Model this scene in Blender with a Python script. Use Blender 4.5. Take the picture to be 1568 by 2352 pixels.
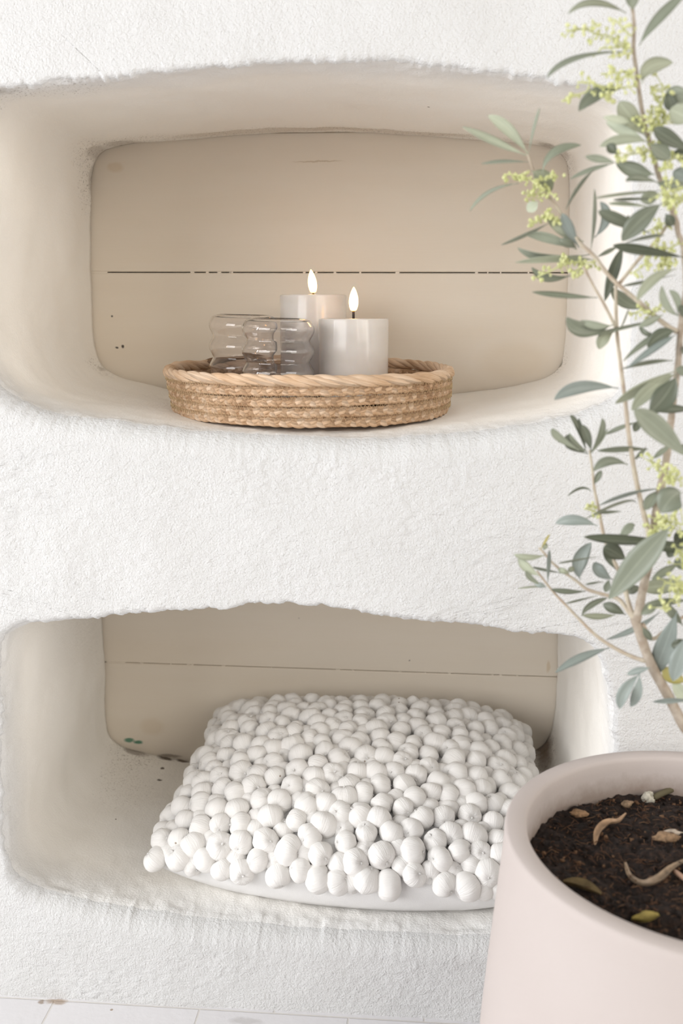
import bpy, math, random
import numpy as np
from mathutils import Vector, Matrix

for o in list(bpy.data.objects):
    bpy.data.objects.remove(o)
random.seed(7)
rng = np.random.default_rng(7)
S = bpy.context.scene
COL = S.collection

# ------------------------------------------------------------ camera
PITCH, YAW, FPX = math.radians(11.5), math.radians(4.8), 2287.0
CAMP = np.array([0.0, -0.86, 0.681])
cam = bpy.data.cameras.new('camera')
cam.sensor_fit = 'VERTICAL'; cam.sensor_height = 36.0; cam.sensor_width = 24.0
cam.lens = 36.0 * FPX / 2352.0
cam.clip_start = 0.05
cam.dof.use_dof = True
cam.dof.focus_distance = 1.0
cam.dof.aperture_fstop = 6.3
camo = bpy.data.objects.new('camera', cam); COL.objects.link(camo)
camo.location = CAMP
camo.rotation_euler = (math.pi / 2 - PITCH, 0, YAW)
S.camera = camo

# ------------------------------------------------------------ world, window light, added fill lights, exposure
EXPOSURE = 0.13
WORLD_STRENGTH = 0.24
w = bpy.data.worlds.new('room_light'); S.world = w; w.use_nodes = True
nt = w.node_tree; nt.nodes.clear()
tc = nt.nodes.new('ShaderNodeTexCoord'); sx = nt.nodes.new('ShaderNodeSeparateXYZ')
mr = nt.nodes.new('ShaderNodeMapRange'); mr.inputs['From Min'].default_value = -1; mr.inputs['From Max'].default_value = 1
rp = nt.nodes.new('ShaderNodeValToRGB'); bg = nt.nodes.new('ShaderNodeBackground'); wo = nt.nodes.new('ShaderNodeOutputWorld')
nt.links.new(tc.outputs['Generated'], sx.inputs[0]); nt.links.new(sx.outputs['Z'], mr.inputs['Value'])
nt.links.new(mr.outputs[0], rp.inputs[0]); nt.links.new(rp.outputs[0], bg.inputs['Color']); nt.links.new(bg.outputs[0], wo.inputs[0])
e = rp.color_ramp.elements
e[0].position = 0.30; e[0].color = (0.55, 0.53, 0.52, 1)
e[1].position = 0.95; e[1].color = (0.62, 0.62, 0.63, 1)
m_ = e.new(0.52); m_.color = (1.0, 0.99, 0.98, 1)
m_ = e.new(0.68); m_.color = (0.95, 0.95, 0.96, 1)
bg.inputs['Strength'].default_value = WORLD_STRENGTH

def area(name, loc, target, sx_, sy_, power, color):
    l = bpy.data.lights.new(name, 'AREA'); l.shape = 'RECTANGLE'; l.size = sx_; l.size_y = sy_
    l.energy = power; l.color = color
    o = bpy.data.objects.new(name, l); COL.objects.link(o)
    o.location = loc
    o.rotation_euler = (Vector(target) - Vector(loc)).to_track_quat('-Z', 'Y').to_euler()
    return o
area('side_window_daylight', (-2.6, -0.80, 1.15), (-0.05, 0.05, 0.6), 0.8, 1.2, 43.0, (0.97, 0.985, 1.0))
area('front_left_fill', (-1.8, -2.0, 1.2), (-0.1, 0.1, 0.45), 1.9, 1.3, 38.0, (0.99, 0.99, 1.0))  # added broad fill from the front left, power fitted to the brightness
area('front_right_fill', (1.5, -2.2, 1.5), (-0.1, 0.1, 0.5), 1.9, 1.2, 24.0, (1.0, 0.93, 0.83))  # added warm fill from the front right, in place of room bounce
area('right_side_fill', (2.2, -1.0, 0.9), (-0.1, 0.1, 0.55), 1.4, 1.4, 20.0, (1.0, 0.95, 0.88))  # added warm fill from the right side
area('overhead_fill', (-0.3, -1.8, 2.6), (-0.1, 0.1, 0.55), 2.2, 1.7, 3.0, (1.0, 1.0, 1.0))  # weak fill added overhead to balance the brightness

S.view_settings.view_transform = 'Standard'
S.view_settings.look = 'None'
S.view_settings.gamma = 1.0
S.view_settings.exposure = EXPOSURE
S.view_settings.use_curve_mapping = False

# ------------------------------------------------------------ geometry of the view: photo coordinate -> place in the room
_p, _w = PITCH, YAW
_Rz = np.array([[math.cos(_w), -math.sin(_w), 0], [math.sin(_w), math.cos(_w), 0], [0, 0, 1]])
RT = _Rz @ np.array([1.0, 0, 0]); FW = _Rz @ np.array([0, math.cos(_p), -math.sin(_p)]); UP = _Rz @ np.array([0, math.sin(_p), math.cos(_p)])
def ray(x, y): return RT * (x - 784) / FPX + FW + UP * (1176 - y) / FPX
def onY(x, y, Y): r = ray(x, y); return CAMP + r * ((Y - CAMP[1]) / r[1])
def onZ(x, y, Z): r = ray(x, y); return CAMP + r * ((Z - CAMP[2]) / r[2])

# ------------------------------------------------------------ helpers: meshes, tags
def hash3(ix, iy, iz, seed):
    h = (ix * 374761393 + iy * 668265263 + iz * 2147483647 + seed * 1274126177) & 0xFFFFFFFF
    h = ((h ^ (h >> 13)) * 1274126177) & 0xFFFFFFFF
    h = ((h ^ (h >> 16)) * 2246822519) & 0xFFFFFFFF
    return ((h ^ (h >> 15)) & 0xFFFFFF) / float(0xFFFFFF) * 2 - 1
def vnoise(P, scale, seed=0):
    Q = np.asarray(P) / scale
    i = np.floor(Q).astype(np.int64); f_ = Q - i; u = f_ * f_ * f_ * (f_ * (f_ * 6 - 15) + 10)
    out = 0
    for dx in (0, 1):
        for dy in (0, 1):
            for dz in (0, 1):
                wgt = (u[:, 0] if dx else 1 - u[:, 0]) * (u[:, 1] if dy else 1 - u[:, 1]) * (u[:, 2] if dz else 1 - u[:, 2])
                out = out + wgt * hash3(i[:, 0] + dx, i[:, 1] + dy, i[:, 2] + dz, seed)
    return out
def fbm(P, scale, octs=3, seed=0, gain=0.5):
    a, s, out = 1.0, scale, 0
    for k in range(octs):
        out = out + a * vnoise(P, s, seed + 17 * k); a *= gain; s *= 0.5
    return out

def mesh(name, V, F, mats, parent=None, smooth=True, mi=None, uv=None, tint=None, loc=(0, 0, 0)):
    """one mesh object; V world (or local) coords minus loc"""
    V = np.asarray(V, dtype=np.float64).reshape(-1, 3) - np.asarray(loc, dtype=np.float64)
    me = bpy.data.meshes.new(name)
    if isinstance(F, np.ndarray):
        n, k = F.shape
        me.vertices.add(len(V)); me.vertices.foreach_set('co', V.ravel())
        me.loops.add(n * k); me.loops.foreach_set('vertex_index', F.ravel().astype(np.int32))
        me.polygons.add(n); me.polygons.foreach_set('loop_start', np.arange(0, n * k, k, dtype=np.int32))
        me.update(calc_edges=True); me.validate()
    else:
        me.from_pydata([tuple(v) for v in V], [], F); me.update()
    for m in (mats if isinstance(mats, (list, tuple)) else [mats]): me.materials.append(m)
    if mi is not None: me.polygons.foreach_set('material_index', np.asarray(mi, dtype=np.int32))
    me.polygons.foreach_set('use_smooth', np.full(len(me.polygons), smooth))
    if uv is not None:
        L = me.uv_layers.new(name='UVMap'); vi = np.zeros(len(me.loops), dtype=np.int32); me.loops.foreach_get('vertex_index', vi)
        L.data.foreach_set('uv', np.asarray(uv, dtype=np.float32)[vi].ravel())
    if tint is not None:
        at = me.attributes.new('tint', 'FLOAT', 'POINT'); at.data.foreach_set('value', np.asarray(tint, dtype=np.float32))
    o = bpy.data.objects.new(name, me); COL.objects.link(o)
    if parent is not None: o.parent = parent
    else: o.location = loc
    return o
def tag(o, label, cat=None, group=None, kind=None):
    o['label'] = label
    if cat: o['category'] = cat
    if group: o['group'] = group
    if kind: o['kind'] = kind
    return o
def empty(name, loc, label, cat, group=None):
    o = bpy.data.objects.new(name, None); COL.objects.link(o); o.location = loc; o.empty_display_size = 0.02
    return tag(o, label, cat, group)

class MB:
    """collects pieces of ONE mesh"""
    def __init__(s): s.V = []; s.F = []; s.n = 0; s.mi = []; s.uv = []; s.t = []
    def add(s, V, F, mi=0, uv=None, tint=0.0):
        V = np.asarray(V, dtype=float)
        s.V.append(V); s.F += [tuple(int(i) + s.n for i in f) for f in F]; s.n += len(V)
        s.mi += ([mi] * len(F) if np.isscalar(mi) else list(mi))
        s.uv.append(np.zeros((len(V), 2)) if uv is None else np.asarray(uv)); s.t.append(np.full(len(V), tint))
    def build(s, name, mats, parent=None, smooth=True, loc=(0, 0, 0)):
        return mesh(name, np.concatenate(s.V), s.F, mats, parent, smooth, s.mi, np.concatenate(s.uv), np.concatenate(s.t), loc)

def catmull(P, n):
    P = np.asarray(P, dtype=float)
    if len(P) == 2:
        t = np.linspace(0, 1, n)[:, None]; return P[0] * (1 - t) + P[1] * t
    Q = np.vstack([2 * P[0] - P[1], P, 2 * P[-1] - P[-2]])
    m = len(P) - 1; out = []
    dist = np.concatenate([[0], np.cumsum(np.linalg.norm(np.diff(P[:, :3], axis=0), axis=1))]); dist /= dist[-1]
    for t in np.linspace(0, 1, n):
        k = min(max(np.searchsorted(dist, t, side='right') - 1, 0), m - 1)
        u = (t - dist[k]) / max(dist[k + 1] - dist[k], 1e-9)
        a, b, c, d = Q[k], Q[k + 1], Q[k + 2], Q[k + 3]
        out.append(0.5 * ((2 * b) + (-a + c) * u + (2 * a - 5 * b + 4 * c - d) * u * u + (-a + 3 * b - 3 * c + d) * u ** 3))
    return np.array(out)
def quads(nr, nc, close=False):
    r = np.arange(nr - 1)[:, None]; c = np.arange(nc if close else nc - 1)[None, :]
    c2 = (c + 1) % nc
    a = r * nc + c; b = r * nc + c2; d = (r + 1) * nc + c; e_ = (r + 1) * nc + c2
    return np.stack([a, b, e_, d], axis=-1).reshape(-1, 4)
def tube(mb, path, rad, sides=8, tint=0.0, mi=0, up=None, flat=1.0, cap=True):
    P = np.asarray(path, dtype=float); n = len(P); rad = np.broadcast_to(np.asarray(rad, dtype=float), (n,))
    T = np.gradient(P, axis=0); T /= np.linalg.norm(T, axis=1)[:, None] + 1e-12
    if up is None:
        N = np.zeros_like(P); v = np.array([0.31, 0.93, 0.17])
        for i in range(n):
            v = v - T[i] * v.dot(T[i]); v /= np.linalg.norm(v) + 1e-12; N[i] = v
    else:
        N = np.asarray(up, dtype=float); N = N - T * (N * T).sum(1)[:, None]; N /= np.linalg.norm(N, axis=1)[:, None] + 1e-12
    Bn = np.cross(T, N)
    a = np.linspace(0, 2 * math.pi, sides, endpoint=False)
    V = P[:, None, :] + rad[:, None, None] * (np.cos(a)[None, :, None] * N[:, None, :] * flat + np.sin(a)[None, :, None] * Bn[:, None, :])
    L = np.concatenate([[0], np.cumsum(np.linalg.norm(np.diff(P, axis=0), axis=1))])
    uv = np.stack(np.broadcast_arrays(L[:, None], (np.arange(sides) / sides)[None, :]), -1).reshape(-1, 2)
    F = [tuple(f) for f in quads(n, sides, True)]
    if cap: F += [tuple(range(sides))[::-1], tuple((n - 1) * sides + k for k in range(sides))]
    mb.add(V.reshape(-1, 3), F, mi, uv, tint)
def lathe(prof, n=96):
    prof = np.asarray(prof, dtype=float); a = np.linspace(0, 2 * math.pi, n, endpoint=False)
    V = np.stack([prof[:, 0][:, None] * np.cos(a), prof[:, 0][:, None] * np.sin(a), np.broadcast_to(prof[:, 1][:, None], (len(prof), n))], -1).reshape(-1, 3)
    return V, quads(len(prof), n, True)

# ------------------------------------------------------------ materials
def mat(name, color=(0.8, 0.8, 0.8), rough=0.6, **kw):
    m = bpy.data.materials.new(name); m.use_nodes = True
    b = m.node_tree.nodes['Principled BSDF']
    b.inputs['Base Color'].default_value = (*color, 1); b.inputs['Roughness'].default_value = rough
    for k, v in kw.items(): b.inputs[k].default_value = v
    return m
class NT:
    def __init__(s, m): s.m = m; s.t = m.node_tree; s.b = s.t.nodes['Principled BSDF']
    def n(s, typ, **kw):
        x = s.t.nodes.new(typ)
        for k, v in kw.items():
            if k in x.inputs: x.inputs[k].default_value = v
            else: setattr(x, k, v)
        return x
    def l(s, a, b): s.t.links.new(a, b)
    def coord(s, kind='Object'): return s.n('ShaderNodeTexCoord').outputs[kind]
    def noise(s, vec, scale, detail=3, rough=0.5, dist=0.0):
        x = s.n('ShaderNodeTexNoise', Scale=scale, Detail=detail, Roughness=rough, Distortion=dist); s.l(vec, x.inputs['Vector']); return x.outputs['Fac']
    def ramp(s, fac, stops):
        x = s.n('ShaderNodeValToRGB'); s.l(fac, x.inputs[0]); el = x.color_ramp.elements
        el[0].position, el[0].color = stops[0][0], (*stops[0][1], 1); el[1].position, el[1].color = stops[-1][0], (*stops[-1][1], 1)
        for p, c in stops[1:-1]: k = el.new(p); k.color = (*c, 1)
        return x.outputs[0]
    def math(s, op, a, b=None, clamp=False):
        x = s.n('ShaderNodeMath', operation=op, use_clamp=clamp)
        for i, v in enumerate((a, b)):
            if v is None: continue
            if isinstance(v, (int, float)): x.inputs[i].default_value = v
            else: s.l(v, x.inputs[i])
        return x.outputs[0]
    def mix(s, fac, a, b):
        x = s.n('ShaderNodeMix', data_type='RGBA')
        for i, v in ((0, fac), (6, a), (7, b)):
            if isinstance(v, (int, float)): x.inputs[i].default_value = v
            elif isinstance(v, tuple): x.inputs[i].default_value = (*v, 1)
            else: s.l(v, x.inputs[i])
        return x.outputs[2]
    def bump(s, h, strength=0.5, dist=0.001, prev=None):
        x = s.n('ShaderNodeBump', Strength=strength, Distance=dist); s.l(h, x.inputs['Height'])
        if prev is not None: s.l(prev, x.inputs['Normal'])
        return x.outputs[0]
    def stretch(s, vec, sc):
        x = s.n('ShaderNodeMapping'); x.inputs['Scale'].default_value = sc; s.l(vec, x.inputs['Vector']); return x.outputs[0]
    def stains(s, col, vec, spots, warp=0.004):
        """dirt, paint marks and painted-in shade with a place and outline of their own"""
        nz = s.n('ShaderNodeTexNoise', Scale=120.0, Detail=4.0); s.l(vec, nz.inputs['Vector'])
        sub = s.n('ShaderNodeVectorMath', operation='MULTIPLY_ADD'); s.l(nz.outputs['Color'], sub.inputs[0])
        sub.inputs[1].default_value = (warp * 2,) * 3; sub.inputs[2].default_value = (-warp,) * 3
        ad = s.n('ShaderNodeVectorMath', operation='ADD'); s.l(vec, ad.inputs[0]); s.l(sub.outputs[0], ad.inputs[1])
        for pos, rad, c, amt in spots:
            mp = s.n('ShaderNodeMapping'); mp.vector_type = 'POINT'
            rr = rad if isinstance(rad, tuple) else (rad,) * 3
            mp.inputs['Scale'].default_value = tuple(1 / r for r in rr)
            mp.inputs['Location'].default_value = tuple(-p / r for p, r in zip(pos, rr))
            s.l(ad.outputs[0], mp.inputs['Vector'])
            ln = s.n('ShaderNodeVectorMath', operation='LENGTH'); s.l(mp.outputs[0], ln.inputs[0])
            rg = s.n('ShaderNodeMapRange', **{'From Min': 1.0, 'From Max': 0.55, 'To Min': 0.0, 'To Max': amt}); s.l(ln.outputs['Value'], rg.inputs['Value'])
            col = s.mix(rg.outputs[0], col, c)
        return col
    def specks(s, col, vec, scale, rarity, size, c):
        v = s.n('ShaderNodeTexVoronoi', Scale=scale); s.l(vec, v.inputs['Vector'])
        sp = s.n('ShaderNodeSeparateColor'); s.l(v.outputs['Color'], sp.inputs[0])
        return s.mix(s.math('MULTIPLY', s.math('GREATER_THAN', sp.outputs[0], rarity), s.math('LESS_THAN', v.outputs['Distance'], size)), col, c)

# rough white plaster of the wall face
M_WALL = mat('white_stucco', (0.87, 0.86, 0.84), 0.85)
t = NT(M_WALL); vec = t.coord()
base = t.ramp(t.noise(vec, 14, 4), [(0.3, (0.705, 0.70, 0.69)), (0.7, (0.74, 0.738, 0.732))])
base = t.specks(base, vec, 26, 0.965, 0.055, (0.22, 0.19, 0.15))
t.l(base, t.b.inputs['Base Color'])
h1 = t.noise(vec, 480, 4, 0.62); h2 = t.noise(vec, 210, 3, 0.5)
t.l(t.bump(h1, 1.0, 0.0019, t.bump(h2, 0.5, 0.0022)), t.b.inputs['Normal'])
# smoother, creamier plaster inside the niches
def niche_front(t, vec, col):
    sp = t.n('ShaderNodeSeparateXYZ'); t.l(vec, sp.inputs[0])
    y = t.math('ADD', sp.outputs['Y'], t.math('MULTIPLY', t.noise(vec, 18, 4), 0.05))
    mr = t.n('ShaderNodeMapRange', **{'From Min': 0.025, 'From Max': 0.10}); t.l(y, mr.inputs['Value'])
    return t.mix(mr.outputs[0], (0.80, 0.795, 0.785), col), mr.outputs[0]
M_NICHE = mat('cream_niche_plaster', (0.85, 0.80, 0.72), 0.8)
t = NT(M_NICHE); vec = t.coord()
base = t.ramp(t.noise(vec, 9, 5), [(0.3, (0.915, 0.882, 0.825)), (0.7, (0.93, 0.905, 0.86))])
base = t.specks(base, vec, 40, 0.93, 0.05, (0.16, 0.12, 0.08))
def pt(x, y, Y): return tuple(onY(x, y, Y))
DIRT = (0.16, 0.11, 0.075); GREY = (0.36, 0.32, 0.27)
spots = [(pt(560, 297, 0.35), (0.16, 0.028, 0.012), (0.62, 0.55, 0.46), 0.55), (pt(950, 298, 0.35), (0.17, 0.028, 0.012), (0.62, 0.55, 0.46), 0.55), (pt(1255, 1735, 0.372), (0.020, 0.05, 0.035), DIRT, 0.9), (pt(1262, 1765, 0.33), (0.022, 0.05, 0.025), DIRT, 0.75),  # first two: shading of the ceiling's back band, painted into the colour
         (pt(385, 1738, 0.372), (0.016, 0.010, 0.006), (0.10, 0.07, 0.05), 0.95), (pt(420, 1747, 0.372), (0.012, 0.006, 0.004), (0.12, 0.08, 0.05), 0.9),
         (pt(310, 1727, 0.37), (0.03, 0.012, 0.006), DIRT, 0.6), (pt(225, 350, 0.36), (0.012, 0.05, 0.014), GREY, 0.45), (pt(275, 325, 0.36), (0.03, 0.03, 0.010), GREY, 0.45),
         (pt(208, 400, 0.37), (0.006, 0.016, 0.03), GREY, 0.45), (pt(1300, 345, 0.36), (0.014, 0.03, 0.012), GREY, 0.45), (pt(1270, 330, 0.36), (0.02, 0.02, 0.008), GREY, 0.6),
         (pt(1290, 850, 0.37), (0.004, 0.008, 0.012), (0.15, 0.13, 0.09), 0.8), (pt(222, 850, 0.36), (0.012, 0.02, 0.005), GREY, 0.6),
         (pt(15, 218, 0.01), (0.02, 0.02, 0.006), (0.30, 0.27, 0.23), 0.5), (pt(170, 215, 0.02), (0.014, 0.02, 0.004), (0.3, 0.26, 0.22), 0.5)]
for x, y in ((372, 1765), (283, 1785), (368, 1792), (338, 1838), (146, 1887), (162, 1720)):
    p = onZ(x, y, 0.087) if x > 170 else onY(x, y, 0.2)
    spots.append((tuple(p), 0.0035, (0.10, 0.07, 0.05), 0.9))
base, inner = niche_front(t, vec, base)
base = t.stains(base, vec, spots)
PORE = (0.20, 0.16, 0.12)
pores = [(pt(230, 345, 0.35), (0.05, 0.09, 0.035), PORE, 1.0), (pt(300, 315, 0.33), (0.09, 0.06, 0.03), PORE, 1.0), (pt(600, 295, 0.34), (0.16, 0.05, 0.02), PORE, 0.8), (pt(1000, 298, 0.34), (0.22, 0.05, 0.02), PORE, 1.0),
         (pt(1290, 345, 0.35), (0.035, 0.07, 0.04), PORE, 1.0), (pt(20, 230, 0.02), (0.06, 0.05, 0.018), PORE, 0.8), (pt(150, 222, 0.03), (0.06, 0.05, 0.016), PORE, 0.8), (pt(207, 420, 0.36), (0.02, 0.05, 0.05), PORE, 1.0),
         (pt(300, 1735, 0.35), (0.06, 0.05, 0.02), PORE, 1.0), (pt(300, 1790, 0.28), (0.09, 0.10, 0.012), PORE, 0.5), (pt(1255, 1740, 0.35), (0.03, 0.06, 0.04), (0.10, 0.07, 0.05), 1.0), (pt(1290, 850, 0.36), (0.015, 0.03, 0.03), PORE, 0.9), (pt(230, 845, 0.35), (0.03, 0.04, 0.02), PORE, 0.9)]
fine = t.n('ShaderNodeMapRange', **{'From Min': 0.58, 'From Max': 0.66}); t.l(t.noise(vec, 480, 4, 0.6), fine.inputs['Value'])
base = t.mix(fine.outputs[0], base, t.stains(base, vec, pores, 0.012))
t.l(base, t.b.inputs['Base Color'])
h1 = t.noise(vec, 420, 4, 0.6); h2 = t.noise(t.stretch(vec, (70, 150, 45)), 1.0, 4, 0.6)
mouth = t.math('ADD', 1.0, t.math('MULTIPLY', t.math('SUBTRACT', 1.0, inner), 1.6))
t.l(t.bump(t.math('MULTIPLY', h1, mouth), 0.6, 0.0010, t.bump(h2, 0.16, 0.0010)), t.b.inputs['Normal'])
# painted boards
M_BOARD = mat('cream_painted_board', (0.74, 0.66, 0.56), 0.55)
t = NT(M_BOARD); vec = t.coord()
base = t.ramp(t.noise(t.stretch(vec, (4, 4, 30)), 1.0, 4), [(0.3, (0.80, 0.715, 0.60)), (0.7, (0.82, 0.745, 0.64))])
base = t.specks(base, vec, 30, 0.93, 0.045, (0.10, 0.07, 0.05))
OCH = (0.62, 0.47, 0.28)
base = t.stains(base, vec, [(pt(297, 1699, 0.38), (0.009, 0.05, 0.004), (0.10, 0.26, 0.17), 0.95), (pt(318, 1704, 0.38), (0.008, 0.05, 0.0035), (0.08, 0.24, 0.15), 0.95),
        (pt(350, 1668, 0.38), (0.02, 0.05, 0.015), OCH, 0.22), (pt(265, 385, 0.38), (0.012, 0.05, 0.007), OCH, 0.35), (pt(1180, 830, 0.38), (0.05, 0.05, 0.03), OCH, 0.18),
        (pt(730, 371, 0.38), (0.035, 0.05, 0.0012), (0.50, 0.38, 0.24), 0.55), (pt(258, 727, 0.38), 0.0022, (0.05, 0.04, 0.03), 1.0), (pt(283, 796, 0.38), (0.002, 0.01, 0.003), (0.05, 0.04, 0.03), 1.0), (pt(269, 798, 0.38), (0.003, 0.01, 0.0015), (0.05, 0.04, 0.03), 1.0),
        (pt(688, 1419, 0.38), 0.0024, (0.04, 0.03, 0.03), 1.0), (pt(940, 1516, 0.38), 0.0018, (0.08, 0.06, 0.05), 1.0), (pt(1258, 1530, 0.38), (0.003, 0.05, 0.01), OCH, 0.5), (pt(390, 1735, 0.38), (0.02, 0.02, 0.003), DIRT, 0.6)], 0.002)
t.l(base, t.b.inputs['Base Color'])
t.l(t.bump(t.noise(t.stretch(vec, (30, 30, 400)), 1.0, 3), 0.25, 0.0005), t.b.inputs['Normal'])

# ------------------------------------------------------------ wall with the two arched niches
SEG = ['T', 'TR', 'R', 'BR', 'B', 'BL', 'L', 'TL']
CNT = dict(T=460, TR=60, R=230, BR=60, B=460, BL=60, L=230, TL=60)
def loop(ctrl, Y, dense=True):
    """ctrl: list of 8 runs of photo points lying in the plane Y -> (N,2) x,z outline, and the run each point belongs to"""
    pts = [[(q[0], q[2]) for q in (onY(x, y, Y) for x, y in run)] for run in ctrl]
    out = []
    for k, s in enumerate(SEG):
        run = pts[k]; prv = pts[k - 1]; nxt = pts[(k + 1) % 8]
        # span from midway to the previous run to midway to the next run, through own points
        a = (np.array(prv[-1]) + np.array(run[0])) / 2; b = (np.array(run[-1]) + np.array(nxt[0])) / 2
        P = np.array([a] + run + [b]); P3 = np.c_[P, np.zeros(len(P))]
        out.append(catmull(P3, CNT[s] + 1)[:-1, :2])
    Pl = np.concatenate(out)
    k = 5                                                          # soften the joints between runs
    for _ in range(6): Pl = (np.roll(Pl, k, 0) + 2 * Pl + np.roll(Pl, -k, 0)) / 4
    return Pl
UF = [[(0, 197), (100, 190), (200, 180), (400, 157), (560, 142), (700, 138), (850, 142), (1000, 155), (1150, 170), (1300, 190), (1380, 202)],
      [(1425, 222), (1450, 260)], [(1457, 340), (1457, 480), (1457, 640), (1455, 780)], [(1445, 860), (1415, 915)],
      [(1350, 948), (1250, 970), (1130, 988), (1000, 1000), (850, 1008), (700, 1007), (550, 999), (400, 986), (250, 968), (120, 952)],
      [(50, 930), (0, 903), (-45, 850)], [(-84, 740), (-88, 600), (-88, 430), (-80, 300)], [(-65, 240), (-35, 208)]]
UB = [[(290, 332), (380, 323), (480, 315), (600, 308), (700, 305), (850, 307), (1000, 314), (1120, 323), (1210, 331)],
      [(1262, 340), (1298, 366)], [(1305, 440), (1305, 560), (1303, 680), (1298, 770)], [(1288, 838), (1255, 868)],
      [(1180, 886), (1040, 903), (850, 911), (700, 911), (550, 907), (430, 900), (350, 888)],
      [(272, 868), (232, 838)], [(217, 780), (213, 650), (210, 500), (209, 430)], [(216, 370), (240, 343)]]
LF = [[(60, 1440), (150, 1428), (240, 1418), (350, 1410), (470, 1400), (600, 1392), (700, 1392), (800, 1398), (900, 1418), (1000, 1432), (1150, 1447), (1270, 1462)],
      [(1340, 1476), (1382, 1512)], [(1402, 1590), (1410, 1680), (1411, 1780), (1408, 1900)], [(1400, 2030), (1370, 2100)],
      [(1270, 2150), (1120, 2166), (900, 2160), (700, 2150), (500, 2130), (350, 2110), (200, 2085), (130, 2068)],
      [(85, 2056), (40, 2030), (12, 1990)], [(4, 1900), (3, 1750), (2, 1620), (2, 1540)], [(4, 1475), (25, 1450)]]
LB = [[(300, 1222), (420, 1210), (550, 1202), (700, 1198), (800, 1198), (950, 1206), (1100, 1218), (1210, 1232)],
      [(1260, 1245), (1282, 1275)], [(1283, 1380), (1282, 1470), (1278, 1560), (1272, 1630)], [(1264, 1690), (1235, 1722)],
      [(1150, 1748), (1000, 1765), (850, 1770), (700, 1769), (550, 1760), (420, 1745), (340, 1731)],
      [(280, 1715), (250, 1690)], [(242, 1640), (239, 1550), (236, 1450), (233, 1350)], [(234, 1275), (250, 1240)]]
DEPTH = 0.376
NL = sum(CNT.values())
def smooth_n(L):
    d = np.roll(L, -6, 0) - np.roll(L, 6, 0); n = np.c_[-d[:, 1], d[:, 0]]     # clockwise loop -> outward normal
    return n / np.linalg.norm(n, axis=1)[:, None]
WX0, WX1, WZM = -0.95, 0.75, None
z_mid = 0.495
def wall_disp(P, rough):
    """relief of the stucco, positive towards the room"""
    low = fbm(P, 0.13, 3, 3) * 0.0024
    mod = np.clip(0.75 + 0.6 * fbm(P, 0.09, 2, 11), 0.25, 1.3) * rough
    mid = fbm(P * np.array([1, 1, 1.1]), 0.0052, 2, 29, 0.6); mid = np.where(mid > 0, mid, mid * 0.55)
    return low + mid * 0.00050 * mod
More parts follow.
